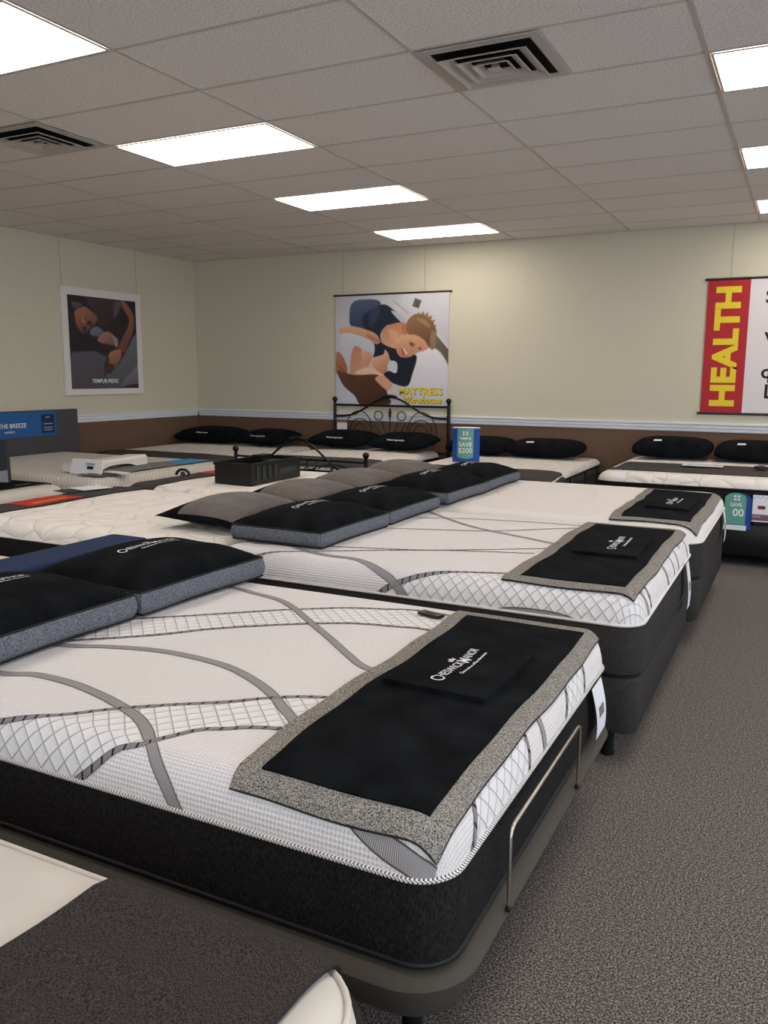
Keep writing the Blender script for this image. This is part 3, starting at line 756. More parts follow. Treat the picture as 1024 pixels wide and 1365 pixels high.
q = MB(); q.grid(lambda u, v: f5(u, v, .0095), np.linspace(-.60, -.16, 8), np.linspace(.54, .98, 10)); rl = q.build('red_label', M['redlabel'], tt, 60); rl['label'] = 'red printed label'
q = MB(); q.grid(lambda u, v: f5(u, v, .011), np.linspace(-.50, -.42, 4), np.linspace(.64, .86, 6)); q.build('label_print', M['whitecard'], rl, 60)
q = MB(); q.grid(lambda u, v: f5(u, v, .011), np.linspace(-.26, -.235, 3), np.linspace(.62, .90, 6)); q.build('label_print', M['yellow'], rl, 60)
t = thing('leaflet', 'thin white leaflet lying on the dark grey throw beside its red label', 'leaflet', (-.45, 1.28, .69), None)
q = MB(); q.obox((-.43, 1.3, .706), (.10, -.02, 0), (.03, .11, 0), (0, 0, .0015)); q.build('sheet', M['whitecard'], t, 0)
q = MB(); q.obox((-.45, 1.18, .7015), (.09, -.02, 0), (.03, .12, 0), (0, 0, .0012)); q.build('cover', M['charcoal'], t, 0)
tt, f6 = drape(s6, -.62, -.20, 1.66, 3.26, M['throw_grey'], 'bed_throw', 'dark grey throw across the foot of the mattress with the black crate', 'throw', 'dark grey foot throws', .007, 6)
q = MB(); q.grid(lambda u, v: f6(u, v, .0095), np.linspace(-.46, -.22, 8), np.linspace(2.50, 2.80, 8)); rl = q.build('red_label', M['redlabel'], tt, 60); rl['label'] = 'red printed label'
t = thing('cable_coil', 'small black loop standing on the grey throw left of the black crate', 'cable coil', (-.40, 2.28, .69), None)
q = MB(); q.tube([(-.40+.05*math.cos(a), 2.28+.02*math.cos(a), .70+.045*math.sin(a)) for a in np.linspace(0, PI, 14)], .012, 8); q.build('loop', M['black'], t, 60)
q = MB(); q.lathe([(.02, 0), (.02, .02), (.01, .03)], (-.40, 2.28, .697), 10); q.build('plug', M['charcoal'], t, 60)
LP = 'black pillows with taupe centres'
lens_pillow(1.31, .70, .69, .27, .36, .165, M['suede'], 'black pillow with taupe centre, nearest, tip pointing over the tufted mattress', LP, rot=-.03, panel=M['taupe'], pa=(-.5, .98))
lens_pillow(1.31, 1.43, .69, .27, .355, .165, M['suede'], 'black pillow with taupe centre, second one back beside the crate', LP, rot=-.02, panel=M['taupe'], pa=(-.5, .98))
lens_pillow(1.31, 2.16, .69, .27, .355, .165, M['suede'], 'black pillow with taupe centre, third back beside the boxed pillows', LP, rot=-.02, panel=M['taupe'], pa=(-.6, .98))
lens_pillow(1.31, 2.89, .69, .27, .355, .165, M['suede'], 'black pillow with taupe centre, farthest back near the blue sign', LP, rot=0, panel=M['taupe'], pa=(-.6, .98))

# low bed at far left edge with navy bolster
s7 = Surf(-.80, 1.17, -1.55, -.03, .545, .48, rc=.1)
base(s7, .1, .24, 'black foundation below the low white mattress at the left photo edge', M['blackside'], None, rc=.06)
mattress(s7, .245, 'low white mattress at the left photo edge beside the navy bolster', None, M['plainwhite'], M['blackside'], M['wpipe'], .006)
t = thing('bolster', 'long navy blue bolster at the left edge, behind the nearest black pillows', 'bolster', (1.34, -.95, 0), None)
q = MB(); ss = Surf(1.20, 1.46, -1.78, -.13, .76, .72, r=.03, rc=.05, crown=0); ss.top(q, 4, 20, 5, 5); q.build('top_panel', M['navy'], t, 60)
q = MB(); loft(q, [ss.loop(.0, -.012), ss.loop(.02, 0), ss.loop(.36, .003), ss.loop(.72, 0)], cap1=False); q.build('side_panel', M['navyshade'], t, 60)

# black open crate on the far tufted mattress
t = thing('crate', 'open black crate with ribbed sides on the white tufted mattress', 'crate', (.30, 2.38, .693), None)
x0, x1, y0, y1, z0, h = .12, .47, 2.04, 2.72, .693, .165
q = MB(); q.box(x0, y0, z0, x1, y1, z0+.01)
q.box(x0, y0, z0+.01, x0+.012, y1, z0+h); q.box(x1-.012, y0, z0+.01, x1, y1, z0+h)
q.box(x0+.012, y0, z0+.01, x1-.012, y0+.012, z0+h); q.box(x0+.012, y1-.012, z0+.01, x1-.012, y1, z0+h); q.build('body', M['black'], t, 0)
q = MB()
for a in (z0+h-.02,):
    q.box(x0-.008, y0-.008, a, x1+.008, y0, a+.02); q.box(x0-.008, y1, a, x1+.008, y1+.008, a+.02)
    q.box(x0-.008, y0, a, x0, y1, a+.02); q.box(x1, y0, a, x1+.008, y1, a+.02)
q.build('rim', M['black'], t, 0)
for yy in (2.10, 2.18, 2.26, 2.34):
    q = MB(); q.box(x1, yy, z0+.03, x1+.006, yy+.03, z0+h-.03); q.build('rib', M['charcoal'], t, 0)
q = MB(); add_text(q, 'max comfort', .05, lambda a, b: (x1+.0015, 2.54+a, z0+.08+b)); 
q = MB(); q.box(x1, 2.42, z0+.055, x1+.002, 2.66, z0+.095); q.build('side_print', M['charcoal'], t, 0)
for k, (a, b) in enumerate(((.18, 2.60), (.33, 2.52))):
    w_ = thing('power_adapter', ['black power adapter inside the crate, farther in', 'black power adapter inside the crate, nearer the front rim'][k], 'power adapter', (a, b, z0+.01), 'adapters in the crate')
    q = MB(); q.box(a-.05, b-.08, z0+.0105, a+.05, b+.08, z0+.15+.03*(1-k)); q.build('body', M['black'], w_, 0)
    q = MB(); q.tube([(a, b-.08, z0+.12), (a, b-.14, z0+.10), (a+.02, b-.2, z0+.05)], .008, 6); q.build('cable', M['rubber'], w_, 60)

# ------------------------------------------------------------------ left wall beds
s8 = Surf(-3.12, -.84, 1.72, 3.52, .68, .60, rc=.12)
base(s8, .12, .38, 'pale foundation under the cream diamond-quilted mattress by the grey headboard', M['greyside'], None, rc=.06)
mattress(s8, .385, 'cream diamond-quilted mattress with its head at the grey headboard', None, M['diamond_small'], M['diamond_small'], M['wpipe'], .006)
tt, f8 = drape(s8, -1.30, -.98, 2.20, 3.60, M['taupe'], 'bed_throw', 'taupe throw with a blue end on the cream diamond-quilted mattress', 'throw', None, .007, 8)
q = MB(); q.grid(lambda u, v: f8(u, v, .0095), np.linspace(-1.28, -.99, 6), np.linspace(3.0, 3.58, 12)); o = q.build('end_panel', M['skyblue'], tt, 60); o['label'] = 'bright blue end of the throw'
# white sample block with an arched cut, white card, grey brochures
t = thing('foam_sample', 'white foam block with arched cut on the cream quilted mattress', 'foam sample', (-1.15, 2.4, .692), None)
q = MB(); n = 20; ys_ = np.linspace(2.02, 2.80, n+1)
def arch(y): 
    a = (y-2.45)/.2; return .693+ (.035*math.sqrt(max(0, 1-a*a)) if abs(a) < 1 else 0)
q.grid(lambda y, k: (-1.26 if k in (0, 3) else -1.44, y, (arch(y) if k in (0, 1) else .80+.02*(y-2.02))), ys_, [0, 1, 2, 3, 4] if False else [0, 1], False)
V = []; F = []
for y in ys_:
    zt_ = .765+.03*(y-2.02)
    V += [(-1.26, y, arch(y)), (-1.26, y, zt_-.02), (-1.28, y, zt_), (-1.50, y, zt_-.01), (-1.50, y, arch(y))]
for i in range(n):
    for k in range(5): F.append((i*5+k, (i+1)*5+k, (i+1)*5+(k+1) % 5, i*5+(k+1) % 5))
F += [(4, 3, 2, 1, 0), tuple(n*5+k for k in range(5))]
q = MB(); q.add(V, F); q.build('body', M['foam'], t, 40)
t = thing('display_card', 'white display card with a small black label on the quilted mattress', 'display card', (-1.2, 1.98, .692), None)
q = MB(); q.obox((-1.17, 1.98, .755), (.175, .0, 0), (0, .008, .0), (0, .02, .062)); q.build('card', M['whitecard'], t, 0)
q = MB(); q.obox((-1.12, 1.966, .75), (.035, 0, 0), (0, .001, 0), (0, .004, .012)); q.build('label_print', M['ink'], t, 0)
q = MB(); q.obox((-1.12, 1.972, .782), (.05, 0, 0), (0, .001, 0), (0, .003, .006)); q.build('label_print', M['dimprint'], t, 0)
for k in range(3):
    t = thing('brochure', ['grey folded brochure at the foot of the white display card, lowest', 'grey folded brochure beside the white display card, middle of the heap', 'pale brochure beside the white display card, topmost of the heap'][k], 'brochure', (-1.05, 1.93+.1*k, .693+.004*k), 'brochures on the quilted mattress')
    a = (.02, .3, -.15)[k]; c_, s_ = math.cos(a), math.sin(a)
    q = MB(); q.obox((-1.06+.06*k, 1.93+.08*k, .699+.005*k), (.13*c_, .13*s_, 0), (-.05*s_, .05*c_, 0), (0, 0, .0018)); q.build('sheet', [M['taupe'], M['charcoal'], M['whitecard']][k], t, 0)
# headboard with blue banner
t = thing('headboard', 'wide dark grey panel headboard against the left wall', 'headboard', (XL+.05, 2.3, 0), None)
q = MB(); q.box(XL+.034, .9, .10, XL+.095, 3.75, 1.135); q.build('panel', M['greyboard'], t, 0)
q = MB(); q.box(XL+.034, 1.0, 0, XL+.09, 1.08, .10); q.box(XL+.034, 3.55, 0, XL+.09, 3.63, .10); q.build('leg', M['black'], t, 0)
t = thing('banner', 'blue banner lettered in white on the dark grey headboard', 'banner', (XL+.1, 2.6, .86), None)
q = MB(); q.box(XL+.097, 1.2, .862, XL+.103, 3.44, 1.125); bn = q.build('cloth', M['bluepanel'], t, 0)
q = MB(); q.box(XL+.1035, 3.24, .89, XL+.105, 3.41, 1.09); lb = q.build('logo_block', M['darkblue'], t, 0)
q = MB()
for z_, w_ in ((1.055, .03), (.985, .06), (.945, .06), (.92, .055)): q.box(XL+.1055, 3.325-w_, z_, XL+.1065, 3.325+w_, z_+.012)
q.build('logo_print', M['dimprint'], lb, 0)
WL = XL+.1055
q = MB(); add_text(q, 'THE BREEZE', .062, lambda a, b: (WL, 2.87+a, .985+b), bold=.001, spacing=1.02); q.build('lettering', M['whitecard'], t, 0)
q = MB(); add_text(q, 'comfort', .038, lambda a, b: (WL, 2.83+a, .925+b), bold=.0004); q.build('lettering', M['whitecard'], t, 0)

s9 = Surf(-3.12, -.97, -.02, 1.60, .66, .575, rc=.12)
base(s9, .12, .36, 'dark foundation under the plain white mattress at the far left photo edge', M['blackside'], None, rc=.06)
mattress(s9, .365, 'plain white mattress at the far left photo edge with black pad on it', None, M['plainwhite'], M['plainwhite'], M['wpipe'], .006)
tt, f9 = drape(s9, -1.75, -1.13, .10, 1.58, M['suede'], 'black_pad', 'flat black pad on the plain white mattress at the left photo edge', 'mattress pad', None, .008, 11)
q = MB(); q.grid(lambda u, v: f9(u, v, .0095), np.linspace(-1.2, -1.185, 3), np.linspace(1.28, 1.42, 4)); q.build('label_print', M['dimprint'], tt, 60)
t = thing('price_sign', 'dark grey price sign with a mint zero, cut by the left photo edge', 'sign', (-1.45, 1.15, .68), None)
def signpt(a, b, d=0):      # local frame: a along the face, b up, d out
    c_, s_ = math.cos(.42), math.sin(.42)
    return (-1.37+a*c_+d*s_, 1.36+a*s_-d*c_, .678+b)
q = MB(); q.add([signpt(a, b, d) for d in (-.05, 0) for a, b in ((-.36, 0), (0, 0), (-.005, .335), (-.36, .335))], [(3, 2, 1, 0), (4, 5, 6, 7), (0, 1, 5, 4), (1, 2, 6, 5), (2, 3, 7, 6), (3, 0, 4, 7)]); bd = q.build('board', M['charcoal'], t, 0)
q = MB(); q.add([signpt(a, b, .001) for a, b in ((-.36, .002), (-.001, .002), (-.001, .10), (-.36, .04))], [(0, 1, 2, 3)]); q.build('grey_band', M['dimprint'], bd, 0)
q = MB(); add_text(q, '00', .14, lambda a, b: signpt(a-.145, b+.155, .002), bold=.004); q.build('lettering', M['tealbright'], bd, 0)
q = MB(); add_text(q, 'TO', .055, lambda a, b: signpt(a-.13, b+.235, .002), bold=.0015); q.build('lettering', M['whitecard'], bd, 0)
q = MB(); add_text(q, 'SAVE', .04, lambda a, b: signpt(a-.13, b+.29, .002), bold=.001); q.build('lettering', M['whitecard'], bd, 0)

# ------------------------------------------------------------------ back wall beds
BG = 'mattresses with heads against the back wall'
s10 = Surf(-3.15, -1.32, 3.92, 5.90, .63, .55, rc=.12)
base(s10, .12, .34, 'dark foundation under the mattress in the back left corner', M['blackside'], 'dark foundations along the back wall', rc=.06)
mattress(s10, .345, 'pale mattress in the back left corner of the room', BG, M['tufted_small'], M['blackside'], M['wpipe'], .006)
drape(s10, -3.26, -1.21, 3.90, 4.30, M['throw_grey'], 'bed_throw', 'dark throw across the foot of the corner mattress, behind the blue-ended throw', 'throw', None, .007, 14)
BP = 'black pillows along the back wall'
lens_pillow(-2.70, 5.62, .64, .47, .28, .20, M['suede'], 'black pillow with white lettering in the back left corner', BP, text='iMattress', lean=.03, pl=.6)
lens_pillow(-1.84, 5.62, .64, .36, .28, .18, M['suede'], 'black pillow with white lettering, second from the back left corner', BP, text='Therapedic', lean=.05, pl=.6)
s11 = Surf(-.99, .44, 3.92, 5.82, .66, .59, rc=.10)
mattress(s11, .36, 'pale mattress in the black wire bed frame below the couple poster', BG, M['tufted_small'], M['blackside'], M['bpipe'], .007)
drape(s11, -1.10, .56, 3.92, 4.42, M['throw_grey'], 'bed_throw', 'dark throw over the foot of the mattress in the black wire bed', 'throw', None, .007, 15)
lens_pillow(-.69, 5.52, .67, .40, .27, .18, M['suede'], 'black pillow with white lettering, left one in the wire bed', BP, text='Therapedic', lean=.05, pl=.6)
lens_pillow(.10, 5.52, .67, .37, .27, .18, M['suede'], 'black pillow with white lettering, right one in the wire bed', BP, text='Therapedic', lean=.05, pl=.6)
# wrought iron bed
ib = thing('iron_bed_frame', 'black wrought wire bed frame with scrolled headboard and footboard below the couple poster', 'bed frame', (-.27, 4.85, 0), None)
def iron_end(y, zt_, rise, zlow, nm):
    xa, xb = -1.035, .485; cx = (xa+xb)/2
    hb = MB(); hb.tube([(xa+.02, y, zt_-.025), (xb-.02, y, zt_-.025)], .011, 8); e = hb.build(nm, M['iron'], ib, 60)
    for x in (xa, xb):
        p = MB(); p.tube([(x, y, 0), (x, y, zt_)], .019, 12); po = p.build('post', M['iron'], ib, 60)
        k = MB(); k.lathe([(.012, 0), (.022, .006), (.013, .014), (.024, .024), (.033, .042), (.031, .058), (.02, .072), (.006, .078)], (x, y, zt_), 14); k.build('finial', M['iron'], po, 60)
    c = MB(); P = []
    for t_ in np.linspace(0, 1, 40):
        x = xa+.02+(xb-xa-.04)*t_; b = (1-math.cos(2*PI*t_))/2
        P.append((x, y-.004, zt_-.16+rise*(b**1.5)))
    c.tube(P, .012, 8); c.build('curved_rail', M['iron'], ib, 60)
    c = MB(); c.tube([(xa, y, zlow), (xb, y, zlow)], .012, 8); c.build('lower_rail', M['iron'], ib, 60)
    H = zt_-.05-zlow; 
    for sg in (-1, 1):
        # big hoop ending in a spiral
        sp = MB(); ccx = cx+sg*.42; ccz = zlow+H*.45; P = []
        for t_ in np.linspace(0, 1, 60):
            a = PI/2+sg*(-1)*(-PI*.9+t_*PI*4.1); rr = (.175-.125*t_)*min(1, H/.42)
            P.append((ccx+rr*math.cos(a)*1.0, y+.002, ccz+rr*math.sin(a)))
        sp.tube(P, .006, 6); sp.build('scroll', M['iron'], ib, 60)
        hp = MB(); P = [(cx+sg*.60*0+sg*(.42+.19*math.cos(a)), y-.002, zlow+H*.42+H*.5*math.sin(a)) for a in np.linspace(-.6, PI*.95, 26)]; hp.tube(P, .006, 6); hp.build('scroll', M['iron'], ib, 60)
        lp = MB(); P = [(cx+sg*(.155+.055*math.cos(a)), y, zlow+H*.82+.055*math.sin(a)) for a in np.linspace(0, 2*PI, 20)]; lp.tube(P, .006, 6); lp.build('scroll', M['iron'], ib, 60)
        for dx, h2 in ((.09, .70), (.19, .62)):
            st = MB(); st.tube([tuple(p) for p in catmull([(cx+sg*dx*.5, y, zlow), (cx+sg*dx*.6, y, zlow+H*h2*.5), (cx+sg*(dx*.9+.03), y, zlow+H*h2)], 6)], .0055, 6); st.build('spindle', M['iron'], ib, 60)
    st = MB(); st.tube([(cx, y, zlow), (cx, y, zlow+H*.85)], .006, 6); st.tube([(cx, y, zlow+H*.78), (cx, y, zlow+H*.9), (cx, y, zlow+H)], [.008, .022, .008], 8); st.build('spindle', M['iron'], ib, 60)
    for k in range(6):      # cast flower at the crown
        a = k*PI/5; fl = MB(); fl.lathe([(.004, 0), (.022, .008), (.022, .018), (.006, .026)], (cx-.075+.03*k, y-.01, zt_-.165+rise+.012*math.sin(a)), 8); fl.build('cast_leaf', M['iron'], ib, 60)
iron_end(5.905, 1.185, .24, .62, 'headboard_rail')
iron_end(3.86, .725, .33, .55, 'footboard_rail')
for x in (-1.035, .485):
    q = MB(); q.box(x-.012, 3.90, .30, x+.012, 5.86, .35); q.build('side_rail', M['iron'], ib, 0)
q = MB()
for yy in (4.3, 4.9, 5.5): q.box(-1.02, yy-.03, .315, .47, yy+.03, .335)
q.build('slat_set', M['iron'], ib, 0)
t = thing('price_tag', 'white price tag with orange top hanging on the wire headboard', 'tag', (-.93, 5.86, .82), None)
q = MB(); q.box(-.985, 5.868, .815, -.845, 5.872, .945); q.build('card', M['whitecard'], t, 0)
q = MB(); q.box(-.985, 5.8665, .945, -.845, 5.872, .965); q.tube([(-.99, 5.87, .965), (-1.03, 5.88, 1.0)], .002, 5); q.build('top_strip', M['orange'], t, 0)

s12 = Surf(.76, 2.28, 3.84, 5.88, .66, .60, rc=.10)
base(s12, .10, .34, 'dark foundation under the mattress behind the blue sign', M['blackside'], 'dark foundations along the back wall', rc=.06)
m12 = mattress(s12, .345, 'white mattress with grey banded side behind the blue sign', BG, M['tufted_small'], M['throw_grey'], M['bpipe'], .008, seams=(.52, .43))
for yy in (4.5, 5.1, 5.6):
    q = MB(); q.tube([(2.285, yy, .36), (2.287, yy, .59)], .008, 6); q.build('side_handle', M['bpipe'], m12, 60)
drape(s12, .64, 2.38, 3.70, 4.32, M['throw_grey'], 'bed_throw', 'dark grey throw over the foot of the mattress behind the blue sign', 'throw', None, .007, 17)
lens_pillow(1.02, 5.58, .67, .36, .27, .175, M['suede'], 'black pillow on the back wall, half hidden right of the blue sign', BP, tag_=True, lean=.03, pl=.25)
lens_pillow(1.75, 5.58, .67, .40, .27, .175, M['suede'], 'black pillow with white tag between the blue sign and the brown wall gap', BP, tag_=True, lean=.03, pl=.25)
# blue standing sign
t = thing('promotional_sign', 'blue standing sign with a teal panel reading save 200, among the back beds', 'sign', (1.19, 4.62, .68), None)
def sp(a, b, d=0.0):
    c_, s_ = math.cos(.30), math.sin(.30); bul = .055*math.cos(a/.135*PI/2)
    y_ = d+bul
    return (1.19+a*c_+y_*s_, 4.66+a*s_-y_*c_, .676+b)
As = np.linspace(-.135, .135, 13)
q = MB(); V = []; 
fr_ = [(a, None) for a in As]
front = [sp(a, 0) for a in As]; back = [tuple(np.array(sp(-a, 0))*[1, 1, 1]) for a in As]
def flipd(a, b):
    c_, s_ = math.cos(.30), math.sin(.30); bul = -.055*math.cos(a/.135*PI/2)
    return (1.19+a*c_+bul*s_, 4.66+a*s_-bul*c_, .676+b)
ringp = lambda b: [sp(a, b) for a in As]+[flipd(a, b) for a in As[::-1][1:-1]]
loft(q, [ringp(0), ringp(.335)]); q.build('body', M['blue'], t, 40)
q = MB(); loft(q, [ringp(.3355), ringp(.345)]); q.build('lid', M['whitecard'], t, 40)
q = MB(); q.grid(lambda a, b: sp(a, b+(.018*(a/.085)**2 if b < .06 else 0), .0015), np.linspace(-.085, .075, 9), [.035, .12, .2, .33]); pn = q.build('front_panel', M['teal'], t, 60)
q = MB(); add_text(q, 'SAVE', .06, lambda a, b: sp(a-.005, b+.175, .003), bold=.001); q.build('lettering', M['whitecard'], pn, 0)
q = MB(); add_text(q, '$200', .07, lambda a, b: sp(a-.005, b+.115, .003), bold=.0004); q.build('lettering', M['whitecard'], pn, 0)
q = MB()
for a in (-.022, .012):
    for b in (.275, .298): q.grid(lambda x, y: sp(x, y, .003), [a-.009, a+.009], [b-.008, b+.008])
q.build('printed_mark', M['whitecard'], pn, 0); q = MB(); add_text(q, 'TEMPUR', .032, lambda a, b: sp(a-.005, b+.235, .003), bold=.0008); q.build('lettering', M['whitecard'], pn, 0)

s13 = Surf(2.60, 4.62, 4.12, 5.88, .71, .63, rc=.14)
base(s13, .09, .36, 'black foundation under the wide mattress at the right by the banner', M['black'], 'dark foundations along the back wall', rc=.05, legs=.08)
mattress(s13, .365, 'wide white tufted mattress at the right below the health banner', BG, M['tufted'], M['blackside'], M['bpipe'], .008, seams=(.5,))
tt, f13 = drape(s13, 2.44, 4.76, 4.34, 5.06, M['throw_grey'], 'bed_throw', 'dark grey throw banding the wide mattress below the health banner', 'throw', None, .007, 21)
q = MB(); q.grid(lambda u, v: f13(u, v, .0095), np.linspace(2.72, 2.86, 4), np.linspace(4.44, 4.52, 4)); q.build('label_print', M['darkblue'], tt, 60)
t = thing('leaflet', 'white leaflet lying on the grey throw below the health banner', 'leaflet', (3.42, 4.82, .725), None)
q = MB(); q.obox((3.40, 4.80, .742), (.17, 0, 0), (0, .06, 0), (0, 0, .0015)); q.build('sheet', M['whitecard'], t, 0)
q = MB(); q.obox((3.40, 4.80, .744), (.14, 0, 0), (0, .012, 0), (0, 0, .0006)); q.build('print', M['dimprint'], t, 0)
t = thing('glasses_case', 'small black oval case on the grey throw at the right photo edge', 'case', (3.88, 4.72, .74), None)
q = MB(); q.lathe([(.03, 0), (.06, .008), (.06, .02), (.03, .03)], (3.88, 4.76, .74), 16); q.build('body', M['black'], t, 60)
lens_pillow(3.03, 5.60, .725, .38, .27, .19, M['suede'], 'black pillow with small white tag, left one below the health banner', BP, tag_=True, lean=.03, pl=.25)
lens_pillow(3.79, 5.60, .725, .37, .27, .18, M['suede'], 'black pillow with small white tag, right one below the health banner', BP, tag_=True, lean=.03, pl=.25)
# cards standing in holders at the foot of that bed
t = thing('card_holder', 'arched green and blue price card at the foot of the right-hand back bed', 'sign', (3.77, 4.08, .31), None)
y = 4.085
def archp(x0, x1, z0, z1, yy):
    cx = (x0+x1)/2; r_ = (x1-x0)/2; P = [(x0, yy, z0), (x1, yy, z0)]+[(cx+r_*math.cos(a), yy, z1-r_*.6+r_*.6*math.sin(a)) for a in np.linspace(0, PI, 13)]
    return P
def plate(mb, P, th):
    n = len(P); V = P+[(p[0], p[1]+th, p[2]) for p in P]; F = [tuple(range(n)), tuple(range(2*n-1, n-1, -1))]+[(i, n+i, n+(i+1) % n, (i+1) % n) for i in range(n)]
    mb.add(V, F)
q = MB(); plate(q, archp(3.67, 3.86, .315, .605, y), .006); q.build('blue_card', M['blue'], t, 0)
q = MB(); plate(q, archp(3.66, 3.82, .35, .607, y-.003), .002); gc = q.build('green_card', M['teal'], t, 0)
q = MB(); q.box(3.66, y-.006, .305, 3.83, y-.001, .345); q.build('white_strip', M['whitecard'], t, 0)
q = MB(); q.box(3.70, y-.012, .30, 3.80, 4.11, .306); q.box(3.72, y+.006, .306, 3.78, y+.02, .5); q.build('bracket', M['black'], t, 0)
q = MB(); add_text(q, '00', .085, lambda a, b: (3.765+a, y-.0045, .445+b), bold=.002); q.build('lettering', M['whitecard'], gc, 0); q = MB(); add_text(q, 'SAVE', .04, lambda a, b: (3.745+a, y-.0045, .51+b), bold=.001); q.build('lettering', M['whitecard'], gc, 0)
q = MB()
for a in (3.735, 3.762):
    for b in (.555, .58): q.box(a-.009, y-.0045, b-.008, a+.009, y-.004, b+.008)
q.build('printed_mark', M['whitecard'], gc, 0)
t = thing('card_holder', 'small white leaflet with red and mauve print at the right photo edge', 'sign', (3.92, 4.08, .38), None)
q = MB(); q.box(3.866, y-.002, .385, 3.995, y+.002, .60); lf_ = q.build('leaflet', M['whitecard'], t, 0)
q = MB(); q.box(3.905, y-.003, .488, 3.96, y-.0022, .515); q.build('print', M['darkred'], lf_, 0)
q = MB(); q.box(3.867, y-.003, .395, 3.994, y-.0022, .445); q.build('print', M['purple'], lf_, 0)
q = MB(); q.box(3.875, y-.0034, .42, 3.93, y-.003, .435)
for k in range(9): q.box(3.872+.0135*k, y-.003, .57+.008*(k % 3), 3.880+.0135*k, y-.0022, .578+.008*(k % 3))
q.build('print', M['dimprint'], lf_, 0)
q = MB(); q.box(3.88, y+.0022, .36, 3.98, 4.11, .384); q.build('bracket', M['black'], t, 0)

# ------------------------------------------------------------------ wall pictures
def homography(src, dst):
    A = []; b = []
    for (x, y), (X, Y) in zip(src, dst):
        A.append([x, y, 1, 0, 0, 0, -X*x, -X*y]); b.append(X); A.append([0, 0, 0, x, y, 1, -Y*x, -Y*y]); b.append(Y)
    h = np.linalg.solve(np.array(A, float), np.array(b, float)); return np.append(h, 1).reshape(3, 3)
def srgb2lin(a):
    a = np.clip(a, 0, 255)/255; return np.where(a <= .04045, a/12.92, ((a+.055)/1.055)**2.4)
class Painter:
    """printed picture as colours on a fine grid; shapes are soft-edged polygons in picture units"""
    def __init__(s, nu, nv, quad, bg):
        s.nu, s.nv = nu, nv; u, v = np.meshgrid(np.linspace(0, 1, nu), np.linspace(0, 1, nv)); H = homography([(0, 0), (1, 0), (1, 1), (0, 1)], quad)
        q = H@np.stack([u.ravel(), v.ravel(), np.ones(u.size)]); s.X = (q[0]/q[2]); s.Y = (q[1]/q[2])
        s.c = np.tile(np.array(bg, float), (s.X.size, 1)); s.rs = np.random.RandomState(3)
    def poly(s, P, c1, c2=None, ang=0, soft=6, smooth=True, tex=0, tdir=None, op=1.0):
        P = np.array(catmull(P, 6, closed=True) if smooth else P, float); X, Y = s.X, s.Y
        ins = np.zeros(X.size, bool); dist = np.full(X.size, 1e9); n = len(P)
        for i in range(n):
            x1, y1 = P[i]; x2, y2 = P[(i+1) % n]
            if y1 != y2:
                c = ((y1 > Y) != (y2 > Y)) & (X < (x2-x1)*(Y-y1)/(y2-y1)+x1); ins ^= c
            dx, dy = x2-x1, y2-y1; L = dx*dx+dy*dy+1e-9; t = np.clip(((X-x1)*dx+(Y-y1)*dy)/L, 0, 1)
            dist = np.minimum(dist, np.hypot(X-x1-t*dx, Y-y1-t*dy))
        sd = np.where(ins, dist, -dist); a = np.clip(sd/soft+.5, 0, 1)*op
        c1 = np.array(c1, float); c2 = np.array(c2 if c2 else c1, float)
        pr = X*math.cos(ang)+Y*math.sin(ang); pp = P[:, 0]*math.cos(ang)+P[:, 1]*math.sin(ang); t = np.clip((pr-pp.min())/(np.ptp(pp)+1e-9), 0, 1)[:, None]
        col = c1*(1-t)+c2*t
        if tex:
            d = tdir if tdir is not None else 0; w_ = -X*math.sin(d)+Y*math.cos(d); l_ = X*math.cos(d)+Y*math.sin(d)
            col = col+tex*(np.sin(w_*.45+2*np.sin(l_*.03))+.6*np.sin(w_*.9+l_*.05))[:, None]
        s.c = s.c*(1-a[:, None])+col*a[:, None]
    def mesh(s, name, mapf, parent, mat_):
        V = [mapf(i % s.nu/(s.nu-1), (i//s.nu)/(s.nv-1)) for i in range(s.nu*s.nv)]
        F = [(j*s.nu+i, (j+1)*s.nu+i, (j+1)*s.nu+i+1, j*s.nu+i+1) for j in range(s.nv-1) for i in range(s.nu-1)]
        mb = MB(); mb.add(V, F); o = mb.build(name, mat_, parent, 0)
        ca = o.data.color_attributes.new('print', 'FLOAT_COLOR', 'POINT'); col = np.ones((len(V), 4), np.float32); col[:, :3] = srgb2lin(s.c)
        ca.data.foreach_set('color', col.ravel()); return o
pm = nmat('printed_picture', (128, 128, 128), .5, .35); at = N(pm, 'ShaderNodeAttribute'); at.attribute_name = 'print'; LK(pm, at.outputs['Color'], bsdf(pm).inputs['Base Color']); M['print'] = pm

# couple poster on the back wall
PX0, PX1, PZ0, PZ1 = -1.06, .46, 1.17, 2.47; YW = YB-.014
t = thing('hanging_poster', 'hanging poster of a smiling couple in bed above the wire headboard', 'poster', ((PX0+PX1)/2, YB-.01, PZ0), 'posters hung on wires')
p = Painter(250, 220, [(130, 105), (840, 85), (838, 800), (142, 800)], (204, 202, 208))
p.poly([(120, 90), (500, 90), (560, 200), (200, 330), (120, 320)], (196, 192, 200), (214, 210, 214), 1, 40)
p.poly([(560, 90), (850, 80), (850, 400), (700, 260), (600, 200)], (222, 220, 224), (190, 190, 196), .9, 40)
p.poly([(500, 140), (540, 175), (590, 215), (560, 190), (515, 150)], (150, 148, 158), soft=14)
p.poly([(632, 122), (672, 138), (655, 188), (616, 172)], (104, 102, 88), (84, 82, 72), 1, 5, False)
p.poly([(765, 355), (842, 450), (840, 560), (742, 425)], (112, 104, 90), (84, 78, 66), 1, 5, False)
p.poly([(640, 480), (760, 440), (845, 560), (845, 690), (600, 690), (600, 590)], (226, 224, 230), (206, 204, 212), 1.2, 12)
p.poly([(140, 560), (200, 620), (280, 800), (140, 800)], (188, 198, 214), (206, 210, 220), .5, 12)
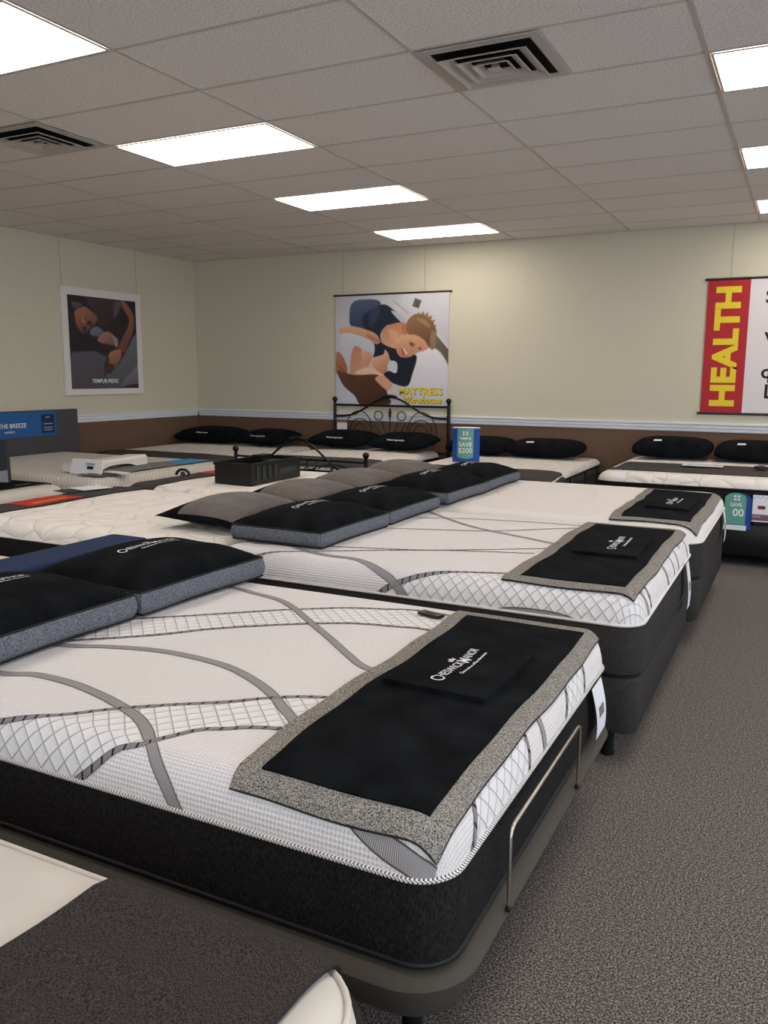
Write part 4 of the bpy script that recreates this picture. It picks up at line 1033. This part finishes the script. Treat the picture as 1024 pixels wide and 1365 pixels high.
p.poly([(232, 160), (290, 128), (420, 150), (360, 330), (240, 300), (222, 250)], (86, 100, 128), (52, 62, 86), 1.2, 7, tex=7, tdir=1.3)
p.poly([(300, 250), (375, 185), (440, 160), (500, 195), (575, 265), (560, 300), (470, 290), (420, 350), (432, 420), (390, 470), (345, 350)], (44, 52, 70), (30, 35, 48), .8, 6, tex=4, tdir=2.3)
p.poly([(485, 205), (530, 215), (585, 275), (560, 285)], (186, 192, 206), soft=5)
p.poly([(380, 420), (480, 405), (560, 480), (645, 485), (622, 600), (585, 680), (470, 645), (425, 600), (505, 570), (470, 500), (378, 500)], (34, 38, 54), (24, 27, 40), .6, 6, tex=3, tdir=1)
p.poly([(455, 300), (560, 275), (600, 340), (560, 405), (520, 442), (430, 405), (428, 350)], (196, 138, 104), (222, 168, 132), 1.2, 7)
p.poly([(555, 350), (620, 335), (700, 390), (722, 428), (695, 452), (650, 465), (602, 494), (545, 492), (520, 445), (528, 400)], (228, 176, 142), (196, 136, 104), 1.4, 6)
p.poly([(552, 290), (590, 288), (588, 345), (560, 348)], (196, 120, 92), soft=5)
p.poly([(585, 270), (640, 222), (700, 240), (748, 285), (765, 350), (748, 445), (718, 425), (690, 385), (640, 355), (590, 345)], (150, 112, 76), (96, 66, 42), .9, 7, tex=16, tdir=1.1)
p.poly([(735, 330), (765, 350), (752, 445), (728, 430)], (222, 200, 172), soft=14, op=.35)
p.poly([(600, 404), (618, 410), (628, 430), (612, 424)], (112, 74, 60), soft=8)
p.poly([(604, 396), (630, 408), (638, 420), (618, 410)], (120, 80, 54), soft=5)
p.poly([(530, 440), (560, 470), (600, 492), (560, 492)], (176, 118, 90), soft=10, op=.7)
for k in range(9):
    a = 1.9+.33*k; cx_, cy_ = 680+62*math.cos(a+2.2), 315+85*math.sin(a+2.2)
    p.poly([(cx_-14, cy_-4), (cx_+26*math.cos(a+2.2), cy_+24*math.sin(a+2.2)), (cx_+12, cy_+12)], (132, 96, 62), soft=8, op=.9, smooth=False)
p.poly([(640, 250), (700, 262), (730, 310), (690, 290)], (190, 154, 112), soft=16, op=.55)
p.poly([(360, 190), (410, 175), (400, 250), (350, 300)], (70, 84, 108), soft=18, op=.5)
p.poly([(470, 320), (520, 330), (540, 400), (500, 390)], (232, 186, 150), soft=18, op=.5)
p.poly([(662, 432), (676, 438), (668, 448), (655, 442)], (110, 72, 58), soft=6)
p.poly([(558, 436), (570, 445), (588, 476), (568, 470)], (246, 240, 238), soft=4)
p.poly([(552, 440), (560, 440), (578, 478), (562, 476)], (170, 84, 76), soft=5)
p.poly([(160, 312), (230, 296), (330, 320), (395, 350), (418, 400), (384, 412), (310, 370), (220, 348), (165, 348)], (224, 178, 146), (196, 140, 110), 1.3, 6)
p.poly([(340, 350), (418, 392), (410, 402), (345, 375)], (170, 112, 86), soft=5, op=.6)
p.poly([(170, 350), (262, 352), (375, 405), (378, 490), (340, 560), (300, 470), (255, 440), (238, 600), (205, 560), (178, 470)], (214, 216, 222), (190, 192, 202), 1.3, 6, tex=4, tdir=.9)
p.poly([(142, 470), (178, 485), (210, 560), (205, 604), (142, 600)], (186, 126, 96), (160, 102, 76), 1.2, 7)
p.poly([(248, 440), (302, 445), (345, 545), (420, 572), (462, 650), (440, 700), (330, 640), (235, 610)], (196, 136, 104), (226, 182, 152), .8, 7)
p.poly([(262, 600), (350, 560), (425, 590), (470, 660), (450, 690), (380, 625)], (232, 196, 172), soft=7)
p.poly([(300, 470), (322, 455), (372, 478), (352, 545), (320, 540)], (222, 176, 146), (196, 146, 116), 1, 5, tex=8, tdir=1.2)
p.poly([(378, 500), (440, 478), (450, 448), (478, 490), (472, 562), (442, 602), (392, 575), (365, 535)], (226, 176, 146), (188, 128, 98), 1, 5, tex=8, tdir=.4)
p.poly([(480, 520), (525, 530), (522, 596), (470, 570)], (206, 210, 216), soft=5)
p.poly([(152, 588), (250, 612), (400, 608), (456, 655), (466, 720), (490, 790), (400, 800), (300, 800), (262, 745), (190, 680)], (104, 68, 46), (66, 40, 28), .9, 7, tex=18, tdir=.5)
p.poly([(390, 632), (440, 612), (500, 668), (470, 705), (430, 680)], (214, 160, 132), soft=9)
p.poly([(150, 545), (250, 640), (270, 620), (190, 590)], (80, 50, 36), soft=8, op=.6)
p.mesh('print', lambda u, v: (PX0+.01+(PX1-PX0-.02)*u, YW, PZ1-(PZ1-PZ0)*v), t, M['print'])
q = MB(); q.box(PX0+.01, YW+.0015, PZ0, PX1-.01, YW+.004, PZ1); q.build('backing_sheet', M['vinyl'], t, 0)
q = MB(); q.tube([(PX0-.015, YW, PZ1+.006), (PX1+.02, YW, PZ1+.006)], .011, 8); q.build('top_rod', M['rod'], t, 60)
q = MB(); q.tube([(PX0-.015, YW, PZ0-.006), (PX1+.02, YW, PZ0-.006)], .010, 8); q.build('bottom_rod', M['rod'], t, 60)
for x in (-.94, .14):
    q = MB(); q.tube([(x, YW, PZ1+.012), (x, YW, ZC-.006)], .0016, 5); q.build('hanging_wire', M['wire'], t, 0)
for dx, dy, mm, yy in ((.006, -.006, 'ink', .0012), (0, 0, 'yellow', .0024)):
    q = MB(); add_text(q, 'MATTRESS', .115, lambda a, b: (.10+a+dx, YW-yy, 1.335+b+dy), bold=.0035, spacing=1.08); q.build('lettering', M[mm], t, 0)
    q = MB(); add_text(q, 'Warehouse', .105, lambda a, b: (.11+a+dx, YW-yy, 1.235+b+dy), bold=.0035, shear=.35, spacing=1.0); q.build('lettering', M[mm], t, 0)

# framed picture on the left wall
QY0, QY1, QZ0, QZ1 = 3.665, 4.895, 1.285, 2.475; XW = XL+.03
t = thing('framed_picture', 'white-framed dark picture of a sleeping person on the left wall', 'picture', (XL+.02, (QY0+QY1)/2, QZ0), None)
q = MB(); fw = .085
for a0, a1, b0, b1 in ((QY0, QY1, QZ0, QZ0+fw*.8), (QY0, QY1, QZ1-fw, QZ1), (QY0, QY0+fw, QZ0+fw*.8, QZ1-fw), (QY1-fw, QY1, QZ0+fw*.8, QZ1-fw)):
    q.box(XL+.001, a0, b0, XL+.034, a1, b1)
q.build('frame', M['pframe'], t, 0)
p = Painter(150, 160, [(122, 135), (865, 215), (905, 1168), (182, 1178)], (44, 38, 41))
p.poly([(182, 775), (300, 755), (420, 755), (520, 810), (560, 830), (540, 1000), (530, 1180), (182, 1185)], (92, 88, 97), (78, 72, 80), 1.2, 25)
p.poly([(880, 600), (910, 1175), (560, 1175), (560, 1000), (640, 960), (720, 850), (800, 700)], (112, 114, 118), (74, 76, 84), 1.2, 20, tex=5, tdir=1)
p.poly([(905, 910), (820, 1000), (740, 1080), (715, 1150), (800, 1140), (905, 1110)], (140, 132, 142), (96, 92, 102), 1.2, 20)
p.poly([(720, 1160), (900, 1120), (905, 1175)], (50, 46, 52), soft=14)
p.poly([(320, 175), (700, 215), (700, 310), (600, 440), (560, 480), (470, 465), (420, 330)], (72, 58, 58), (54, 44, 47), 1.2, 18)
p.poly([(640, 230), (715, 215), (700, 300), (640, 400)], (88, 80, 84), soft=14)
p.poly([(205, 330), (300, 268), (400, 330), (455, 390), (440, 450), (390, 490), (330, 560), (290, 560), (225, 470)], (168, 112, 90), (112, 70, 60), 1.1, 14)
p.poly([(300, 380), (330, 400), (320, 440)], (90, 54, 48), soft=12); p.poly([(345, 440), (385, 430), (395, 470), (350, 475)], (70, 40, 38), soft=10)
p.poly([(285, 300), (300, 380), (285, 430), (300, 450), (325, 430)], (196, 142, 120), soft=14, op=.6)
p.poly([(300, 490), (340, 510), (330, 560), (295, 540)], (74, 44, 42), soft=14)
p.poly([(125, 140), (320, 170), (335, 250), (230, 300), (205, 340), (225, 470), (260, 540), (160, 600), (130, 400)], (40, 34, 38), (50, 40, 42), 1, 16, tex=5, tdir=1)
p.poly([(175, 220), (250, 225), (290, 260), (210, 290)], (92, 82, 86), soft=14, tex=10, tdir=1.2)
p.poly([(380, 530), (450, 490), (520, 540), (500, 590), (400, 600)], (118, 128, 142), (90, 98, 112), 1, 18)
p.poly([(150, 600), (440, 600), (540, 720), (560, 800), (420, 760), (180, 760)], (36, 32, 37), soft=18)
p.poly([(712, 205), (762, 225), (830, 330), (852, 400), (850, 520), (800, 660), (745, 770), (685, 730), (735, 600), (790, 480), (790, 390), (735, 290)], (150, 100, 80), (112, 74, 60), 1.4, 12)
p.poly([(455, 640), (540, 550), (620, 575), (660, 660), (655, 720), (560, 700)], (168, 126, 110), (110, 72, 62), 1, 14)
p.poly([(620, 590), (680, 640), (670, 720), (645, 700)], (150, 140, 150), soft=10)
p.poly([(460, 680), (650, 710), (640, 780), (540, 800)], (50, 34, 34), soft=14)
p.poly([(580, 800), (620, 760), (705, 745), (712, 830), (670, 910), (620, 980), (560, 980), (535, 960), (580, 880)], (178, 124, 100), (120, 76, 60), 1.2, 10, tex=10, tdir=2.0)
p.poly([(540, 880), (590, 900), (640, 920), (600, 1010), (535, 970)], (56, 36, 36), soft=16, op=.8)
p.mesh('print', lambda u, v: (XW, QY0+fw+(QY1-QY0-2*fw)*u, QZ1-fw-(QZ1-QZ0-1.8*fw)*v), t, M['print'])
q = MB(); add_text(q, 'TEMPUR-PEDIC', .062, lambda a, b: (XW+.0015, 4.27+a, 1.44+b), bold=.0015); q.build('lettering', M['whitecard'], t, 0)
for yy in (3.70, 4.86):
    q = MB(); q.tube([(XL+.012, yy, QZ1), (XL+.012, yy, ZC-.006)], .0016, 5); q.build('hanging_wire', M['wire'], t, 0)

# health banner on the right
HX0, HX1 = 3.225, 5.30
t = thing('hanging_poster', 'hanging banner reading health in yellow on red at the right', 'poster', ((HX0+HX1)/2, YB-.01, PZ0), 'posters hung on wires')
q = MB(); q.box(HX0, YW, PZ0, HX0+.39, YW+.004, PZ1); q.build('red_panel', M['red'], t, 0)
q = MB(); q.box(HX0+.39, YW, PZ0, HX1, YW+.004, PZ1); wp = q.build('white_panel', M['vinyl'], t, 0)
V_, F_ = text_geo('HEALTH', .34, bold=.016, spacing=1.02); V_ = np.array(V_); w_ = np.ptp(V_[:, 0]); h_ = np.ptp(V_[:, 1]); V_ -= (V_.max(0)+V_.min(0))/2
q = MB(); q.add([(HX0+.195-b*.235/h_, YW-.0012, (PZ0+PZ1)/2+a*1.17/w_) for a, b in V_], F_); q.build('lettering', M['yellow'], t, 0)
q = MB()
for ch, x_, z_, sz in (('S', 3.795, 2.29, .17), ('v', 3.81, 1.93, .17), ('q', 3.81, 1.575, .19), ('L', 3.845, 1.38, .19)):
    add_text(q, ch, sz, lambda a, b: (x_+a, YW-.0012, z_+b), bold=.004)
q.build('lettering', M['ink'], wp, 0)
q = MB(); q.tube([(HX0-.03, YW, PZ1+.008), (HX1+.03, YW, PZ1+.008)], .012, 8); q.build('top_rod', M['rod'], t, 60)
q = MB(); q.tube([(HX0-.03, YW, PZ0-.008), (HX1+.03, YW, PZ0-.008)], .012, 8); q.build('bottom_rod', M['rod'], t, 60)
for x in (3.43, 5.1):
    q = MB(); q.tube([(x, YW, PZ1+.012), (x, YW, ZC-.006)], .0016, 5); q.build('hanging_wire', M['wire'], t, 0)

# ------------------------------------------------------------------ world, camera
w = bpy.data.worlds.new('daylight'); SC.world = w; w.use_nodes = True
bg = w.node_tree.nodes['Background']; bg.inputs[0].default_value = (.72, .84, 1.0, 1); bg.inputs[1].default_value = 2.3
cam = bpy.data.cameras.new('camera'); co_ = bpy.data.objects.new('camera', cam); C.objects.link(co_)
cam.sensor_fit = 'VERTICAL'; cam.sensor_height = 36; cam.lens = 1111.35/1365*36; cam.clip_start = .05
yaw, pitch, roll = -0.46567, 0.163146, 0.0051819
f = Vector((math.sin(yaw)*math.cos(pitch), math.cos(yaw)*math.cos(pitch), -math.sin(pitch)))
r_ = Vector((math.cos(yaw), -math.sin(yaw), 0)); u_ = r_.cross(f)
r2 = r_*math.cos(roll)+u_*math.sin(roll); u2 = -r_*math.sin(roll)+u_*math.cos(roll)
mw = Matrix((r2, u2, -f)).transposed().to_4x4(); mw.translation = Vector((4.1911, -3.1258, 1.53)); co_.matrix_world = mw
SC.camera = co_
vs = SC.view_settings; SC.display_settings.display_device = 'sRGB'
vs.view_transform = 'Standard'; vs.look = 'None'; vs.gamma = 1; vs.use_curve_mapping = False; vs.exposure = 0.52
SC.cycles.max_bounces = 8; SC.cycles.diffuse_bounces = 5; SC.cycles.use_denoising = True
